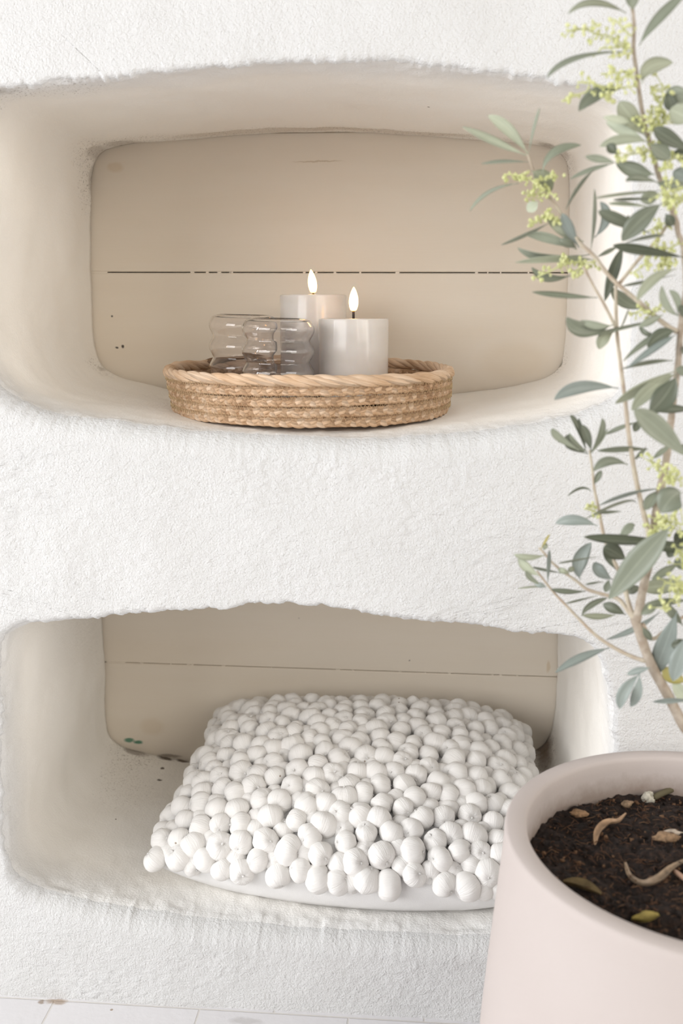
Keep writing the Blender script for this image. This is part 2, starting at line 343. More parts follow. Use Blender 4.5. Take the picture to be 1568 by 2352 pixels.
def build_niche(front, back, zlo, zhi, mb_V, mb_F, mb_m, base, name_seed):
    Lf = loop(front, 0.0); Lb = loop(back, DEPTH); nrm = smooth_n(Lf)
    # rough broken lip
    P3 = np.c_[Lf[:, 0], np.zeros(NL), Lf[:, 1]]
    jag = fbm(P3, 0.03, 5, 50 + name_seed, 0.65) * 0.0023
    soft = np.clip(-nrm[:, 1], 0, 1) ** 1.5; jag = jag * (1 - 0.55 * soft)
    crumb = np.clip(vnoise(P3, 0.006, 77 + name_seed), 0, 1) ** 2 * 0.0045 * np.clip(0.4 + fbm(P3, 0.08, 2, 91 + name_seed), 0, 1)
    Ls = Lf.copy()
    Lf = Lf - nrm * (jag + crumb * (1 - 0.7 * soft))[:, None] * 0.9
    rings = []; mats_ = []
    # outer rectangle with the same run counts
    c = CNT; nt_ = c['TL'] // 2 + c['T'] + c['TR'] // 2; ns_ = c['TR'] // 2 + c['R'] + c['BR'] // 2
    top = np.c_[np.linspace(WX0, WX1, nt_, endpoint=False), np.full(nt_, zhi)]
    rgt = np.c_[np.full(ns_, WX1), np.linspace(zhi, zlo, ns_, endpoint=False)]
    bot = np.c_[np.linspace(WX1, WX0, nt_, endpoint=False), np.full(nt_, zlo)]
    lft = np.c_[np.full(ns_, WX0), np.linspace(zlo, zhi, ns_, endpoint=False)]
    R = np.roll(np.concatenate([top, rgt, bot, lft]), -c['TL'] // 2, 0)
    # density of columns near the opening follows the opening
    lipv = 0.006 + 0.014 * soft; lip = 0.006
    m = 84
    A = Lf + nrm * lipv[:, None]
    for k in range(m):
        s = (1 - k / (m - 1)); s = s ** 1.0
        q = A * (1 - s) + R * s
        P = np.c_[q[:, 0], np.zeros(NL), q[:, 1]]
        zz = np.clip((P[:, 2] - 0.86) / 0.06, 0, 1)
        d = wall_disp(P, 1.0 - 0.45 * zz)
        P[:, 1] -= d; rings.append(P)
    off = rings[-1][:, 1].copy()
    # rounded lip
    for k, a in enumerate(np.linspace(0.16, 1, 6)):
        th = a * math.pi / 2
        q = Lf + nrm * (lipv * (1 - math.sin(th)))[:, None]; P = np.c_[q[:, 0], lipv * (1 - math.cos(th)), q[:, 1]]
        rgh = vnoise(P, 0.0045, 131) * 0.0007
        P[:, 0] -= nrm[:, 0] * rgh; P[:, 2] -= nrm[:, 1] * rgh; P[:, 1] += off * (1 - a)
        rings.append(P)
    n_face = len(rings)
    nb = smooth_n(Lb)
    rows = 62
    for k in range(1, rows + 1):
        s = k / rows; s = s ** 1.15
        Yv = lipv + (DEPTH - lipv) * s; Y = lip + (DEPTH - lip) * s
        q = (Ls + (Lf - Ls) * math.exp(-(Y - lip) / 0.010)) * (1 - s) + Lb * s; nn = nrm * (1 - s) + nb * s
        if name_seed == 1:                                          # the vault sags a little, then steps back up before the boards
            sag = np.clip((Y - 0.12) / 0.19, 0, 1) * np.clip((0.324 - Y) / 0.010, 0, 1) * 0.0045
            q = q - nn * (sag * np.clip(nn[:, 1] * 1.4 - 0.3, 0, 1))[:, None]
        P = np.c_[q[:, 0], Yv, q[:, 1]]
        edge = math.exp(-((Y - lip) / 0.03))
        g = fbm(P, 0.07, 2, 201) * 0.0022 + fbm(P, 0.012, 3, 211) * (0.0004 + 0.0009 * edge)
        crack = 0.0
        fade = 1.0 if k < rows else 0.6
        P[:, 0] -= nn[:, 0] * g * fade; P[:, 2] -= nn[:, 1] * g * fade
        # the old plaster stops short of the boards and is a little undercut
        rings.append(P)
    P = rings[-1].copy(); jj = np.clip(fbm(P, 0.02, 3, 301), -0.2, 1) * 0.002
    rings[-1][:, 1] -= np.clip(jj, 0, 1)
    P = rings[-1].copy(); P[:, 0] += nb[:, 0] * 0.03; P[:, 2] += nb[:, 1] * 0.03; P[:, 1] = DEPTH + 0.002
    rings.append(P)
    V = np.concatenate(rings); F = quads(len(rings), NL, True)[:, ::-1]
    mi = np.where(np.arange(len(F)) < (n_face - 2) * NL, 0, 1)
    mb_V.append(V); mb_F.append(F + base); mb_m.append(mi)
    return len(V)
VV, FF, MM = [], [], []
nb_ = build_niche(UF, UB, z_mid, 1.15, VV, FF, MM, 0, 1)
nb_ += build_niche(LF, LB, 0.0, z_mid, VV, FF, MM, nb_, 2)
# the plain rest of the wall around the niche bay, and its back
def plane4(a, b, c, d):
    global nb_
    VV.append(np.array([a, b, c, d], dtype=float)); FF.append(np.array([[0, 1, 2, 3]]) + nb_); MM.append(np.array([0])); nb_ += 4
X0, X1, ZT, YB = -1.9, 2.4, 2.5, 0.45
plane4((X0, 0, 0), (WX0, 0, 0), (WX0, 0, ZT), (X0, 0, ZT)); plane4((WX1, 0, 0), (X1, 0, 0), (X1, 0, ZT), (WX1, 0, ZT))
plane4((WX0, 0, 1.15), (WX1, 0, 1.15), (WX1, 0, ZT), (WX0, 0, ZT))
plane4((X1, YB, -0.02), (X0, YB, -0.02), (X0, YB, ZT), (X1, YB, ZT))
plane4((X0, YB, -0.02), (X0, 0, 0), (X0, 0, ZT), (X0, YB, ZT)); plane4((X1, 0, 0), (X1, YB, -0.02), (X1, YB, ZT), (X1, 0, ZT))
plane4((X0, 0, ZT), (X1, 0, ZT), (X1, YB, ZT), (X0, YB, ZT))
wall = mesh('wall_back', np.concatenate(VV), np.concatenate(FF), [M_WALL, M_NICHE], mi=np.concatenate(MM))
tag(wall, 'rough white stucco wall with two arched niches one above the other', kind='structure')

# boards closing the niches
def board(name, z0, z1, x0, x1, slope, label):
    """horizontal painted board, eased edges"""
    y0, y1, e_ = 0.3785, 0.394, 0.0012
    prof = [(y1, z0), (y0 + e_, z0), (y0, z0 + e_), (y0, z1 - e_), (y0 + e_, z1), (y1, z1)]
    V = [(x, y, z + slope * (x + 0.12)) for x in (x0, x1) for y, z in prof]
    F = [(k, (k + 1) % 6, 6 + (k + 1) % 6, 6 + k) for k in range(6)] + [tuple(range(6))[::-1], tuple(range(6, 12))]
    mb = MB(); mb.add(V, F)
    # paint that has run across the joint above
    if 'lower' in label:
        for x in [x0 + 0.03] + list(rng.uniform(x0 + 0.03, x1 - 0.02, 16)):
            wd = rng.uniform(0.0006, 0.0025) if x > x0 + 0.031 else 0.035
            zt = z1 + slope * (x + 0.12)
            b = [(x + sx_ * wd, y, zz) for zz in (zt - 0.001, zt + 0.0025) for sx_, y in ((-1, y0 + 0.0008), (1, y0 + 0.0008), (1, y0 + 0.003), (-1, y0 + 0.003))]
            mb.add(b, [(0, 1, 5, 4), (1, 2, 6, 5), (2, 3, 7, 6), (3, 0, 4, 7), (4, 5, 6, 7), (3, 2, 1, 0)])
    o = mb.build(name, M_BOARD, smooth=False)
    return tag(o, label, kind='structure')
G = 0.0013
board('trim_1', 0.888, 0.925, -0.46, 0.22, -0.004, 'sliver of cream board under the arch of the upper niche')
board('trim_2', 0.7243 + G, 0.8868, -0.46, 0.22, -0.004, 'upper cream board at the back of the candle niche')
board('trim_3', 0.545, 0.7243, -0.46, 0.22, -0.004, 'lower cream board behind the candles in the upper niche')
board('trim_4', 0.2155 + 0.0007, 0.46, -0.46, 0.22, -0.004, 'upper cream board at the back of the cushion niche')
board('trim_5', 0.05, 0.2155, -0.46, 0.22, -0.004, 'lower cream board behind the cushion in the bottom niche')

# floor: pale painted tiles
M_FLOOR = mat('pale_painted_tiles', (0.78, 0.76, 0.76), 0.5)
t = NT(M_FLOOR); vec = t.coord()
br = t.n('ShaderNodeTexBrick', Scale=1.0); br.offset = 0.5
for k, v in (('Mortar Size', 0.0012), ('Mortar Smooth', 0.4), ('Brick Width', 0.148), ('Row Height', 0.148), ('Color1', (0.74, 0.725, 0.735, 1)), ('Color2', (0.71, 0.695, 0.705, 1)), ('Mortar', (0.66, 0.63, 0.60, 1))): br.inputs[k].default_value = v
mpn = t.n('ShaderNodeMapping'); mpn.inputs['Location'].default_value = (0.065, 0.004, 0); t.l(vec, mpn.inputs['Vector']); t.l(mpn.outputs[0], br.inputs['Vector'])
base = t.stains(br.outputs['Color'], vec, [(tuple(onZ(130, 2300, 0)), (0.012, 0.006, 0.01), (0.38, 0.28, 0.20), 0.8), (tuple(onZ(95, 2302, 0)), (0.005, 0.004, 0.01), (0.3, 0.22, 0.16), 0.8), (tuple(onZ(565, 2345, 0)), (0.02, 0.006, 0.01), (0.5, 0.48, 0.47), 0.6)])
base = t.specks(base, vec, 60, 0.9, 0.09, (0.4, 0.33, 0.27))
t.l(base, t.b.inputs['Base Color'])
t.l(t.bump(br.outputs['Fac'], 0.5, -0.002, t.bump(t.noise(vec, 90, 4), 0.3, 0.0015)), t.b.inputs['Normal'])
fl = mesh('floor', [(-1.9, 0.02, 0), (-1.9, -3.2, 0), (2.4, -3.2, 0), (2.4, 0.02, 0)], [(0, 1, 2, 3)], M_FLOOR, smooth=False)
tag(fl, 'pale painted tile floor at the foot of the stucco wall', kind='structure')

# ------------------------------------------------------------ woven tray
def niche_floor(Y): return 0.5735 + 0.012 * Y
TC = np.array([-0.121, 0.186, 0.0]); TC[2] = niche_floor(TC[1]) + 0.0005
M_STRAW = mat('woven_seagrass', (0.6, 0.42, 0.26), 0.65)
t = NT(M_STRAW); uv = t.coord('UV'); vec = t.coord()
fib = t.noise(t.stretch(uv, (35, 22, 1)), 1.0, 4, 0.6); vat = t.n('ShaderNodeAttribute', attribute_name='tint').outputs['Fac']
var = t.noise(vec, 28, 2)
mixv = t.math('ADD', t.math('MULTIPLY', fib, 0.45), t.math('ADD', t.math('MULTIPLY', var, 0.35), t.math('MULTIPLY', vat, 0.3)))
t.l(t.ramp(mixv, [(0.30, (0.34, 0.18, 0.085)), (0.43, (0.67, 0.44, 0.265)), (0.58, (0.84, 0.63, 0.45)), (0.80, (0.92, 0.77, 0.63))]), t.b.inputs['Base Color'])
t.l(t.bump(t.noise(t.stretch(uv, (30, 26, 1)), 1.0, 5, 0.7), 1.0, 0.0009), t.b.inputs['Normal'])
M_THREAD = mat('tan_stitching', (0.70, 0.52, 0.30), 0.7)
M_ENDS = mat('brown_straw_end', (0.20, 0.115, 0.06), 0.7)
tray = empty('woven_tray', tuple(TC), 'round tray of braided straw on the floor of the upper niche', 'tray')
tray.rotation_euler = (math.atan(0.012), 0, 0)
CH = 0.0094                                                         # one coil high
def ring_base(phi, k):
    """centre line of coil k at angle phi"""
    R = 0.1410 + 0.0009 * k + 0.0014 * np.cos(2 * phi + 0.6) + 0.0009 * np.sin(3 * phi + k)
    z = CH * (k + 0.5) + 0.0008 * np.sin(2 * phi + 1.3 * k) + (0.0026 * np.exp(-((np.mod(phi - 3.0 + math.pi, 2 * math.pi) - math.pi) / 0.35) ** 2)) * (k / 4.0)
    return R, z
NPH = 900
phi = np.linspace(0, 2 * math.pi, NPH + 1)
er = np.c_[np.cos(phi), np.sin(phi), np.zeros(NPH + 1)]
for k in range(4):
    mb = MB(); R, z = ring_base(phi, k); lam = 27 + 2 * (k % 3)
    wob = 0.35 * np.sin(phi * 5 + k) + 0.25 * np.sin(phi * 11 + 2 * k)
    for j in range(3):
        ph = lam * phi + wob + 2 * math.pi * j / 3 + k
        P = er * (R + 0.0018 * np.sin(2 * ph))[:, None]; P[:, 2] = z + 0.0021 * np.sin(ph)
        wid = 0.0028 * (1 + 0.15 * np.sin(phi * 17 + j * 2) + 0.1 * np.sin(phi * 41 + j))
        nrm = er + np.c_[np.zeros((NPH + 1, 2)), 0.25 * np.cos(ph)]
        tube(mb, P, wid, 8, tint=random.uniform(0.0, 0.75), up=nrm, flat=0.55, cap=False)
    mb.build('braid', M_STRAW, tray)
mb = MB(); R, z = ring_base(phi, 4)
for j in range(4):                                                  # the rim is a thick twisted rope
    ph = -(14 * phi + 0.5 * np.sin(phi * 4)) + math.pi / 2 * j
    P = er * (R + 0.0021 * np.cos(ph))[:, None]; P[:, 2] = z - 0.0002 + 0.0026 * np.sin(ph)
    tube(mb, P, 0.0033 * (1 + 0.14 * np.sin(phi * 13 + j)), 8, tint=random.uniform(0.25, 0.6), cap=False)
mb.build('rim', M_STRAW, tray)
mb = MB()                                                           # core of each coil, hidden behind the strands, and the coiled base
for k in range(5):
    R, z = ring_base(phi, k); P = er * R[:, None]; P[:, 2] = z
    tube(mb, P[::3], 0.0044, 10, tint=0.05, cap=False, up=er[::3], flat=0.55)
for r in np.arange(0.004, 0.139, 0.0088):
    P = np.c_[r * np.cos(phi), r * np.sin(phi), np.full(NPH + 1, 0.0042) + 0.0003 * np.sin(phi * 9)]
    tube(mb, P[::9], 0.0046, 6, tint=0.1, cap=False, up=np.tile([[0, 0, 1.0]], (len(P[::9]), 1)), flat=0.8)
mb.build('base', M_STRAW, tray)
mb = MB()
for k in range(4):
    n_ = 440; ph = np.linspace(0, 2 * math.pi, n_ + 1); R0, z0 = ring_base(ph, k); R1, z1 = ring_base(ph, k + 1)
    zig = np.where(np.arange(n_ + 1) % 2 == 0, -1, 1) * rng.uniform(0.5, 1.2, n_ + 1)
    rr = np.maximum(R0, R1) + 0.0033
    P = np.c_[rr * np.cos(ph), rr * np.sin(ph), (z0 + z1) / 2 + zig * 0.0026]
    tube(mb, P, 0.00027, 4, cap=False)
mb.build('stitching', M_THREAD, tray)
mb = MB()                                                           # tucked-in end of the coil, back left
a = np.linspace(2.62, 2.05, 30); R, z = ring_base(a, 4)
for j in range(3):
    lift = np.sin(np.linspace(0, 1, 30) * math.pi) ** 0.6 * 0.0052
    rr = R + 0.002 - 0.0022 * j - 0.002 * np.linspace(0, 1, 30)
    P = np.c_[rr * np.cos(a), rr * np.sin(a), z + 0.002 + lift * (1 - 0.1 * j)]
    tube(mb, P, 0.0030 * (1 - 0.35 * np.linspace(0, 1, 30) ** 2), 8, tint=0.0)
eo = mb.build('rope_end', M_ENDS, tray); eo['label'] = 'dark brown tucked rope end'

TRAY_IN = TC[2] + 0.0085
# ------------------------------------------------------------ candles
M_WAX = mat('ivory_wax', (0.78, 0.71, 0.645), 0.16)
b = M_WAX.node_tree.nodes['Principled BSDF']; b.inputs['Subsurface Weight'].default_value = 0.25; b.inputs['Subsurface Radius'].default_value = (0.012, 0.008, 0.005); b.inputs['Subsurface Scale'].default_value = 0.4
t = NT(M_WAX); t.l(t.ramp(t.noise(t.stretch(t.coord(), (25, 25, 60)), 1.0, 2), [(0.35, (0.70, 0.65, 0.60)), (0.7, (0.75, 0.705, 0.66))]), t.b.inputs['Base Color'])
M_WICK = mat('black_wick', (0.02, 0.018, 0.018), 0.6)
M_FLAME = mat('glowing_flame', (1.0, 0.85, 0.6), 0.4)
t = NT(M_FLAME); sp = t.n('ShaderNodeSeparateXYZ'); t.l(t.coord('Generated'), sp.inputs[0])
t.l(t.ramp(sp.outputs['Z'], [(0.0, (1.0, 0.26, 0.035)), (0.14, (1.0, 0.46, 0.13)), (0.5, (1.0, 0.56, 0.20)), (1.0, (1.0, 0.40, 0.08))]), t.b.inputs['Emission Color'])
t.b.inputs['Emission Strength'].default_value = 10.0
def candle(x, y, r, top, wick_h, flame_h, lean, label):
    z0 = TRAY_IN + 0.012 * (y - TC[1]) + 0.0006
    h = top - z0
    o = empty('led_candle', (x, y, z0), label, 'candle', 'pillar candles in the tray')
    pr = [(0.0005, 0), (r - 0.001, 0), (r, 0.001), (r, h - 0.0016), (r - 0.0005, h - 0.0005), (r - 0.0018, h), (r - 0.004, h - 0.0009), (r * 0.5, h - 0.0013), (0.0005, h - 0.0014)]
    V, F = lathe(pr, 96)
    mesh('wax_body', V, F, M_WAX, o)
    mb = MB(); tube(mb, [(0, 0, h - 0.003), (0, 0, h + wick_h * 0.5), (0, 0, h + wick_h + 0.003)], 0.0014, 8); mb.build('wick', M_WICK, o)
    s = np.linspace(0, 1, 26); rad = 0.0048 * np.sin(math.pi * (0.10 + 0.90 * s) ** 0.85) ** 0.75 + 0.0001
    rad[0] = 0.0016
    V, F = lathe(np.c_[rad, s * flame_h], 24)
    V[:, 0] += lean * (V[:, 2] / flame_h) ** 1.2; V[:, 2] += h + wick_h
    mesh('flame', V, F, M_FLAME, o)
    return o
candle(-0.0757, 0.190, 0.0364, 0.6719, 0.0075, 0.0245, 0.0003, 'shorter pillar candle with glowing flame standing in front in the tray')
candle(-0.1263, 0.268, 0.0370, 0.6970, 0.0020, 0.0255, -0.0024, 'taller pillar candle with leaning flame behind the shorter one')

# ------------------------------------------------------------ ripple glasses
M_GLASS = bpy.data.materials.new('smoky_clear_glass'); M_GLASS.use_nodes = True
b = M_GLASS.node_tree.nodes['Principled BSDF']
b.inputs['Base Color'].default_value = (0.985, 0.97, 0.965, 1); b.inputs['Roughness'].default_value = 0.0
b.inputs['Transmission Weight'].default_value = 1.0; b.inputs['IOR'].default_value = 1.45
def ripple_glass(x, y, r, H, tilt, label):
    z0 = TRAY_IN + 0.012 * (y - TC[1]) + 0.0008
    th = 0.0009; lob = 4
    zs = np.linspace(0, H, 90); s = zs / H
    # four bulging rings, mouth and foot drawn in
    prof = r - 0.0044 + 0.0044 * (0.5 - 0.5 * np.cos(2 * math.pi * s * lob)) ** 0.7
    endr = np.minimum(s, 1 - s) * H
    foot = s * H < 0.006
    prof = np.where(foot, np.minimum(prof, r - 0.011 + np.sqrt(np.clip(zs / 0.006, 0, 1)) * 0.008), prof)
    topb = (H - zs) < 0.009
    prof = np.where(topb, np.minimum(prof, r - 0.0105 + 0.0105 * np.sqrt(np.clip(1 - (1 - (H - zs) / 0.009) ** 2, 0, 1))), prof)
    outer = [(0.0004, 0.0)] + [(p, z) for p, z in zip(prof, zs)]
    pz = np.c_[prof, zs]; d_ = np.gradient(pz, axis=0); d_ /= np.linalg.norm(d_, axis=1)[:, None]
    inn = pz - np.c_[d_[:, 1], -d_[:, 0]] * th; inn = inn[inn[:, 1] > 0.0035]
    rim = [(pz[-1, 0] - th * 0.35, pz[-1, 1] + th * 0.10)]
    inner = rim + [(max(p, 0.001), min(z, H - 0.0002)) for p, z in inn[::-1]] + [(0.0004, 0.0036)]
    V, F = lathe(outer + inner, 96)
    o = mesh('ripple_glass', V, F, M_GLASS)
    o.location = (x, y, z0); o.rotation_euler = (0, tilt, 0)
    return tag(o, label, 'glass', 'ripple glasses in the tray')
ripple_glass(-0.1495, 0.1475, 0.0365, 0.672 - TRAY_IN, math.radians(1.0), 'nearer clear ripple glass in the tray, in front of the tall candle')
ripple_glass(-0.1965, 0.2080, 0.0365, 0.6745 - TRAY_IN, math.radians(1.2), 'farther clear ripple glass at the left, half behind the other glass')

# ------------------------------------------------------------ cushion with pompoms
M_COVER = mat('white_cotton_cover', (0.80, 0.79, 0.78), 0.9)
t = NT(M_COVER); vec = t.coord(); t.l(t.bump(t.noise(vec, 900, 2), 0.4, 0.0004, t.bump(t.noise(vec, 30, 2), 0.5, 0.004)), t.b.inputs['Normal'])
M_POM = mat('white_cotton_pompom', (0.86, 0.84, 0.815), 0.9)
t = NT(M_POM); uv = t.coord('UV')
spx = t.n('ShaderNodeSeparateXYZ'); t.l(uv, spx.inputs[0]); ang = t.math('MULTIPLY', spx.outputs['X'], 2 * math.pi)
cmb = t.n('ShaderNodeCombineXYZ'); t.l(t.math('MULTIPLY', t.math('COSINE', ang), 8.0), cmb.inputs[0]); t.l(t.math('MULTIPLY', t.math('SINE', ang), 8.0), cmb.inputs[1]); t.l(t.math('MULTIPLY', spx.outputs['Y'], 1.6), cmb.inputs[2])
st = t.noise(cmb.outputs[0], 1.0, 3, 0.6)
oi = t.n('ShaderNodeAttribute', attribute_name='tint').outputs['Fac']
col = t.mix(t.math('MULTIPLY', st, 0.25), (0.855, 0.835, 0.81), (0.78, 0.755, 0.725))
col = t.specks(col, t.coord(), 90, 0.93, 0.10, (0.40, 0.33, 0.27))
t.l(col, t.b.inputs['Base Color'])
t.l(t.bump(st, 0.8, 0.0009, t.bump(t.noise(t.coord(), 3.0, 5, 0.7), 0.25, 0.002)), t.b.inputs['Normal'])
NF = 0.0865                                                         # floor of the lower niche
CB = np.array([-0.07, 0.19, NF])
cushion = empty('pompom_cushion', tuple(CB), 'white cushion covered in cotton pompoms lying in the lower niche', 'cushion')
FL, FR, BL, BR = np.array([-0.272, 0.062]), np.array([0.130, 0.040]), np.array([-0.252, 0.345]), np.array([0.122, 0.338])
def cush_xy(u, v):
    """u left-right, v front-back in 0..1; sides bow a little"""
    u = np.asarray(u, float); v = np.asarray(v, float)
    P = (FL * ((1 - u) * (1 - v))[..., None] + FR * (u * (1 - v))[..., None] + BL * ((1 - u) * v)[..., None] + BR * (u * v)[..., None])
    bow = 0.010
    P = P + np.stack([-bow * np.sin(math.pi * v) * (1 - 2 * u) * -0.6, -0.016 * np.sin(math.pi * u) * (1 - v)], -1)
    return P
def seam_z(u, v): return NF + 0.030 + 0.040 * np.asarray(v) ** 1.3
def bulge(u, v):
    u = np.clip(u, 0, 1); v = np.clip(v, 0, 1)
    return (np.clip(4 * u * (1 - u), 0, 1) ** 0.42) * (np.clip(4 * v * (1 - v), 0, 1) ** 0.45)
def top_z(u, v): return seam_z(u, v) + 0.062 * bulge(u, v) + 0.004 * np.sin(5 * np.asarray(u) + 3 * np.asarray(v)) * bulge(u, v)
nu, nv = 60, 44
uu, vv = np.meshgrid(0.5 - 0.5 * np.cos(np.linspace(0, math.pi, nu)), 0.5 - 0.5 * np.cos(np.linspace(0, math.pi, nv)))
xy = cush_xy(uu, vv)
top = np.concatenate([xy, top_z(uu, vv)[..., None]], -1).reshape(-1, 3)
bt = seam_z(uu, vv) - 0.075 * bulge(uu, vv); bt = np.maximum(bt, NF + 0.0012)
bot = np.concatenate([xy, bt[..., None]], -1).reshape(-1, 3)
F = [tuple(f) for f in quads(nv, nu)] + [tuple(i + nu * nv for i in f[::-1]) for f in quads(nv, nu)]
mesh('cover', np.concatenate([top, bot]), F, M_COVER, cushion, loc=CB)
# one pompom of each shape
def pom_mesh(seed):
    r_ = np.random.default_rng(seed); na, nz = 29, 16
    th = np.linspace(0.02, math.pi - 0.02, nz); a = np.linspace(0, 2 * math.pi, na)
    T_, A_ = np.meshgrid(th, a, indexing='ij')
    rad = 1.0 + 0.026 * np.cos(r_.integers(6, 9) * A_ + r_.uniform(0, 6)) * np.sin(T_) + 0.05 * np.cos(2 * A_ + r_.uniform(0, 6)) * np.sin(T_)
    rad *= 1 - 0.20 * np.exp(-((T_) / 0.28) ** 2) - 0.12 * np.exp(-((math.pi - T_) / 0.3) ** 2)
    V = np.stack([rad * np.sin(T_) * np.cos(A_), rad * np.sin(T_) * np.sin(A_), 0.92 * rad * np.cos(T_)], -1).reshape(-1, 3)
    V *= np.array([1 + r_.uniform(-0.04, 0.08), 1 + r_.uniform(-0.06, 0.04), 1])
    V += np.c_[vnoise(V, 0.7, seed), vnoise(V, 0.7, seed + 5), vnoise(V, 0.7, seed + 9)] * 0.055
    F = [tuple(f) for f in quads(nz, na)] + [tuple(range(na - 1))[::-1], tuple((nz - 1) * na + i for i in range(na - 1))]
    # tied knot at the pole
    kn, kf = [], []
    uv = np.stack([np.broadcast_to(a / (2 * math.pi), (nz, na)), np.broadcast_to((th / math.pi)[:, None], (nz, na))], -1).reshape(-1, 2)
    mb = MB(); mb.add(V, F, 0, uv)
    tube(mb, [(0, 0, 0.6), (0.02, 0.02, 0.78), (0.08, -0.04, 0.90)], [0.13, 0.10, 0.03], 7)
    return np.concatenate(mb.V), mb.F, np.concatenate(mb.uv)
POM = [pom_mesh(s) for s in range(7)]
def pom_xform(c, nrm, r, r_):
    q = Vector(nrm).to_track_quat('Z', 'Y')
    tilt = Matrix.Rotation(r_.uniform(0.5, 1.5), 3, Vector((math.cos(r_.uniform(0, 6.28)), math.sin(r_.uniform(0, 6.28)), 0)))
    spin = Matrix.Rotation(r_.uniform(0, 6.28), 3, 'Z')
    M = q.to_matrix() @ Matrix.Rotation(r_.uniform(0, 6.28), 3, 'Z') @ tilt @ spin
    return M
# positions: staggered rows over the top and down the rim
r_ = np.random.default_rng(21)
cands = []
def surf(u, v):
    x, y = cush_xy(np.array(u), np.array(v)); return np.array([x, y, float(top_z(u, v))])
RP = 0.0129
CP = np.zeros((0, 3))
for k in range(26000):
    u, v = r_.beta(0.62, 0.62), r_.beta(0.55, 0.75)
    u, v = min(max(u, 0.002), 0.998), min(max(v, 0.002), 0.998)
    p = surf(u, v)
    if len(CP) and k > 3000 and ((CP - p) ** 2).sum(1).min() < 0.012 ** 2: continue
    e1 = surf(min(u + 0.01, .998), v) - surf(max(u - 0.01, .002), v); e2 = surf(u, min(v + 0.01, .998)) - surf(u, max(v - 0.01, .002))
    n = np.cross(e1, e2); n /= np.linalg.norm(n) + 1e-9
    c = p + n * RP * 0.55
    if c[2] - RP < NF + 0.004 or c[1] + RP > 0.374: continue
    if len(CP) == 0 or ((CP - c) ** 2).sum(1).min() > 0.0188 ** 2:
        cands.append((c, n, RP * r_.uniform(0.93, 1.15))); CP = np.vstack([CP, c])
# heads tucked into the gaps between the others
for k in range(12000):
    u, v = min(max(r_.beta(0.62, 0.62), 0.002), 0.998), min(max(r_.beta(0.5, 0.9), 0.002), 0.998)
    p = surf(u, v)
    e1 = surf(min(u + 0.01, .998), v) - surf(max(u - 0.01, .002), v); e2 = surf(u, min(v + 0.01, .998)) - surf(u, max(v - 0.01, .002))
    n = np.cross(e1, e2); n /= np.linalg.norm(n) + 1e-9
    c = p + n * RP * 0.12
    if c[2] - RP < NF + 0.006 or c[1] + RP > 0.374: continue
    if ((CP - c) ** 2).sum(1).min() > 0.0155 ** 2:
        cands.append((c, n, RP * r_.uniform(0.85, 1.0))); CP = np.vstack([CP, c])
cands.sort(key=lambda d: np.linalg.norm(d[0] - CAMP))
pos = np.array([d[0] for d in cands])
proto = []
for i, (V, F, uv) in enumerate(POM):
    me = None; proto.append(None)
for i, (c, n, r) in enumerate(cands[:100]):
    s = i % len(POM)
    if proto[s] is None:
        V, F, uv = POM[s]
        o = mesh('pompom', V, F, M_POM, cushion, uv=uv); proto[s] = o
    else:
        o = proto[s].copy(); COL.objects.link(o); o.parent = cushion
    M = pom_xform(c, n, r, r_)
    o.location = Vector(c - CB); o.rotation_euler = M.to_euler(); o.scale = (r, r, r)
mb = MB()
for i, (c, n, r) in enumerate(cands[100:]):
    V, F, uv = POM[i % len(POM)]; M = np.array(pom_xform(c, n, r, r_))
    mb.add(V @ M.T * r + c, F, 0, uv)
po = mb.build('pompoms', M_POM, cushion, loc=CB); po['kind'] = 'stuff'

# ------------------------------------------------------------ plant pot, soil
PC = np.array([0.2068, -0.199, 0.0])
M_POT = mat('pale_pink_clay', (0.79, 0.68, 0.625), 0.75)
t = NT(M_POT); vec = t.coord()
base = t.ramp(t.noise(vec, 7, 4), [(0.3, (0.515, 0.452, 0.424)), (0.7, (0.535, 0.474, 0.447))])
base = t.specks(base, vec, 30, 0.965, 0.07, (0.08, 0.05, 0.035))
sp = t.n('ShaderNodeSeparateXYZ'); t.l(vec, sp.inputs[0])
rad_ = t.math('SQRT', t.math('ADD', t.math('POWER', sp.outputs['X'], 2.0), t.math('POWER', sp.outputs['Y'], 2.0)))
lvl = t.n('ShaderNodeMapRange', **{'From Min': 0.302, 'From Max': 0.286}); t.l(t.math('ADD', sp.outputs['Z'], t.math('MULTIPLY', t.math('SUBTRACT', t.noise(vec, 60, 5, 0.7), 0.5), 0.022)), lvl.inputs['Value'])
grime_shade = t.math('MULTIPLY', t.math('MULTIPLY', lvl.outputs[0], 0.6), t.math('LESS_THAN', rad_, 0.1288))  # brown band above the soil: painted inner shade along with soil grime
base = t.mix(grime_shade, base, (0.20, 0.13, 0.085))
t.l(base, t.b.inputs['Base Color']); t.l(t.bump(t.noise(vec, 500, 3), 0.2, 0.0004), t.b.inputs['Normal'])
RZ = 0.316
pr = [(0.0005, 0.001), (0.135, 0.001), (0.146, 0.004), (0.152, 0.012), (0.1575, 0.035), (0.160, 0.07), (0.1600, 0.105), (0.1575, 0.155), (0.1535, 0.205), (0.1490, 0.255), (0.1455, 0.295), (0.1447, 0.309), (0.1445, 0.3130), (0.1438, 0.3150), (0.1422, 0.3160), (0.1370, 0.3162), (0.1312, 0.3160), (0.1295, 0.3150), (0.1287, 0.3128), (0.1284, 0.306), (0.128, 0.28), (0.127, 0.24), (0.11, 0.235), (0.0005, 0.235)]
V, F = lathe(pr, 160)
pot = mesh('plant_pot', V + PC, F, M_POT, loc=tuple(PC))
tag(pot, 'large round pale pink clay pot in the right foreground holding the olive tree', 'plant pot')
M_SOIL = mat('dark_potting_soil', (0.045, 0.025, 0.016), 0.95)
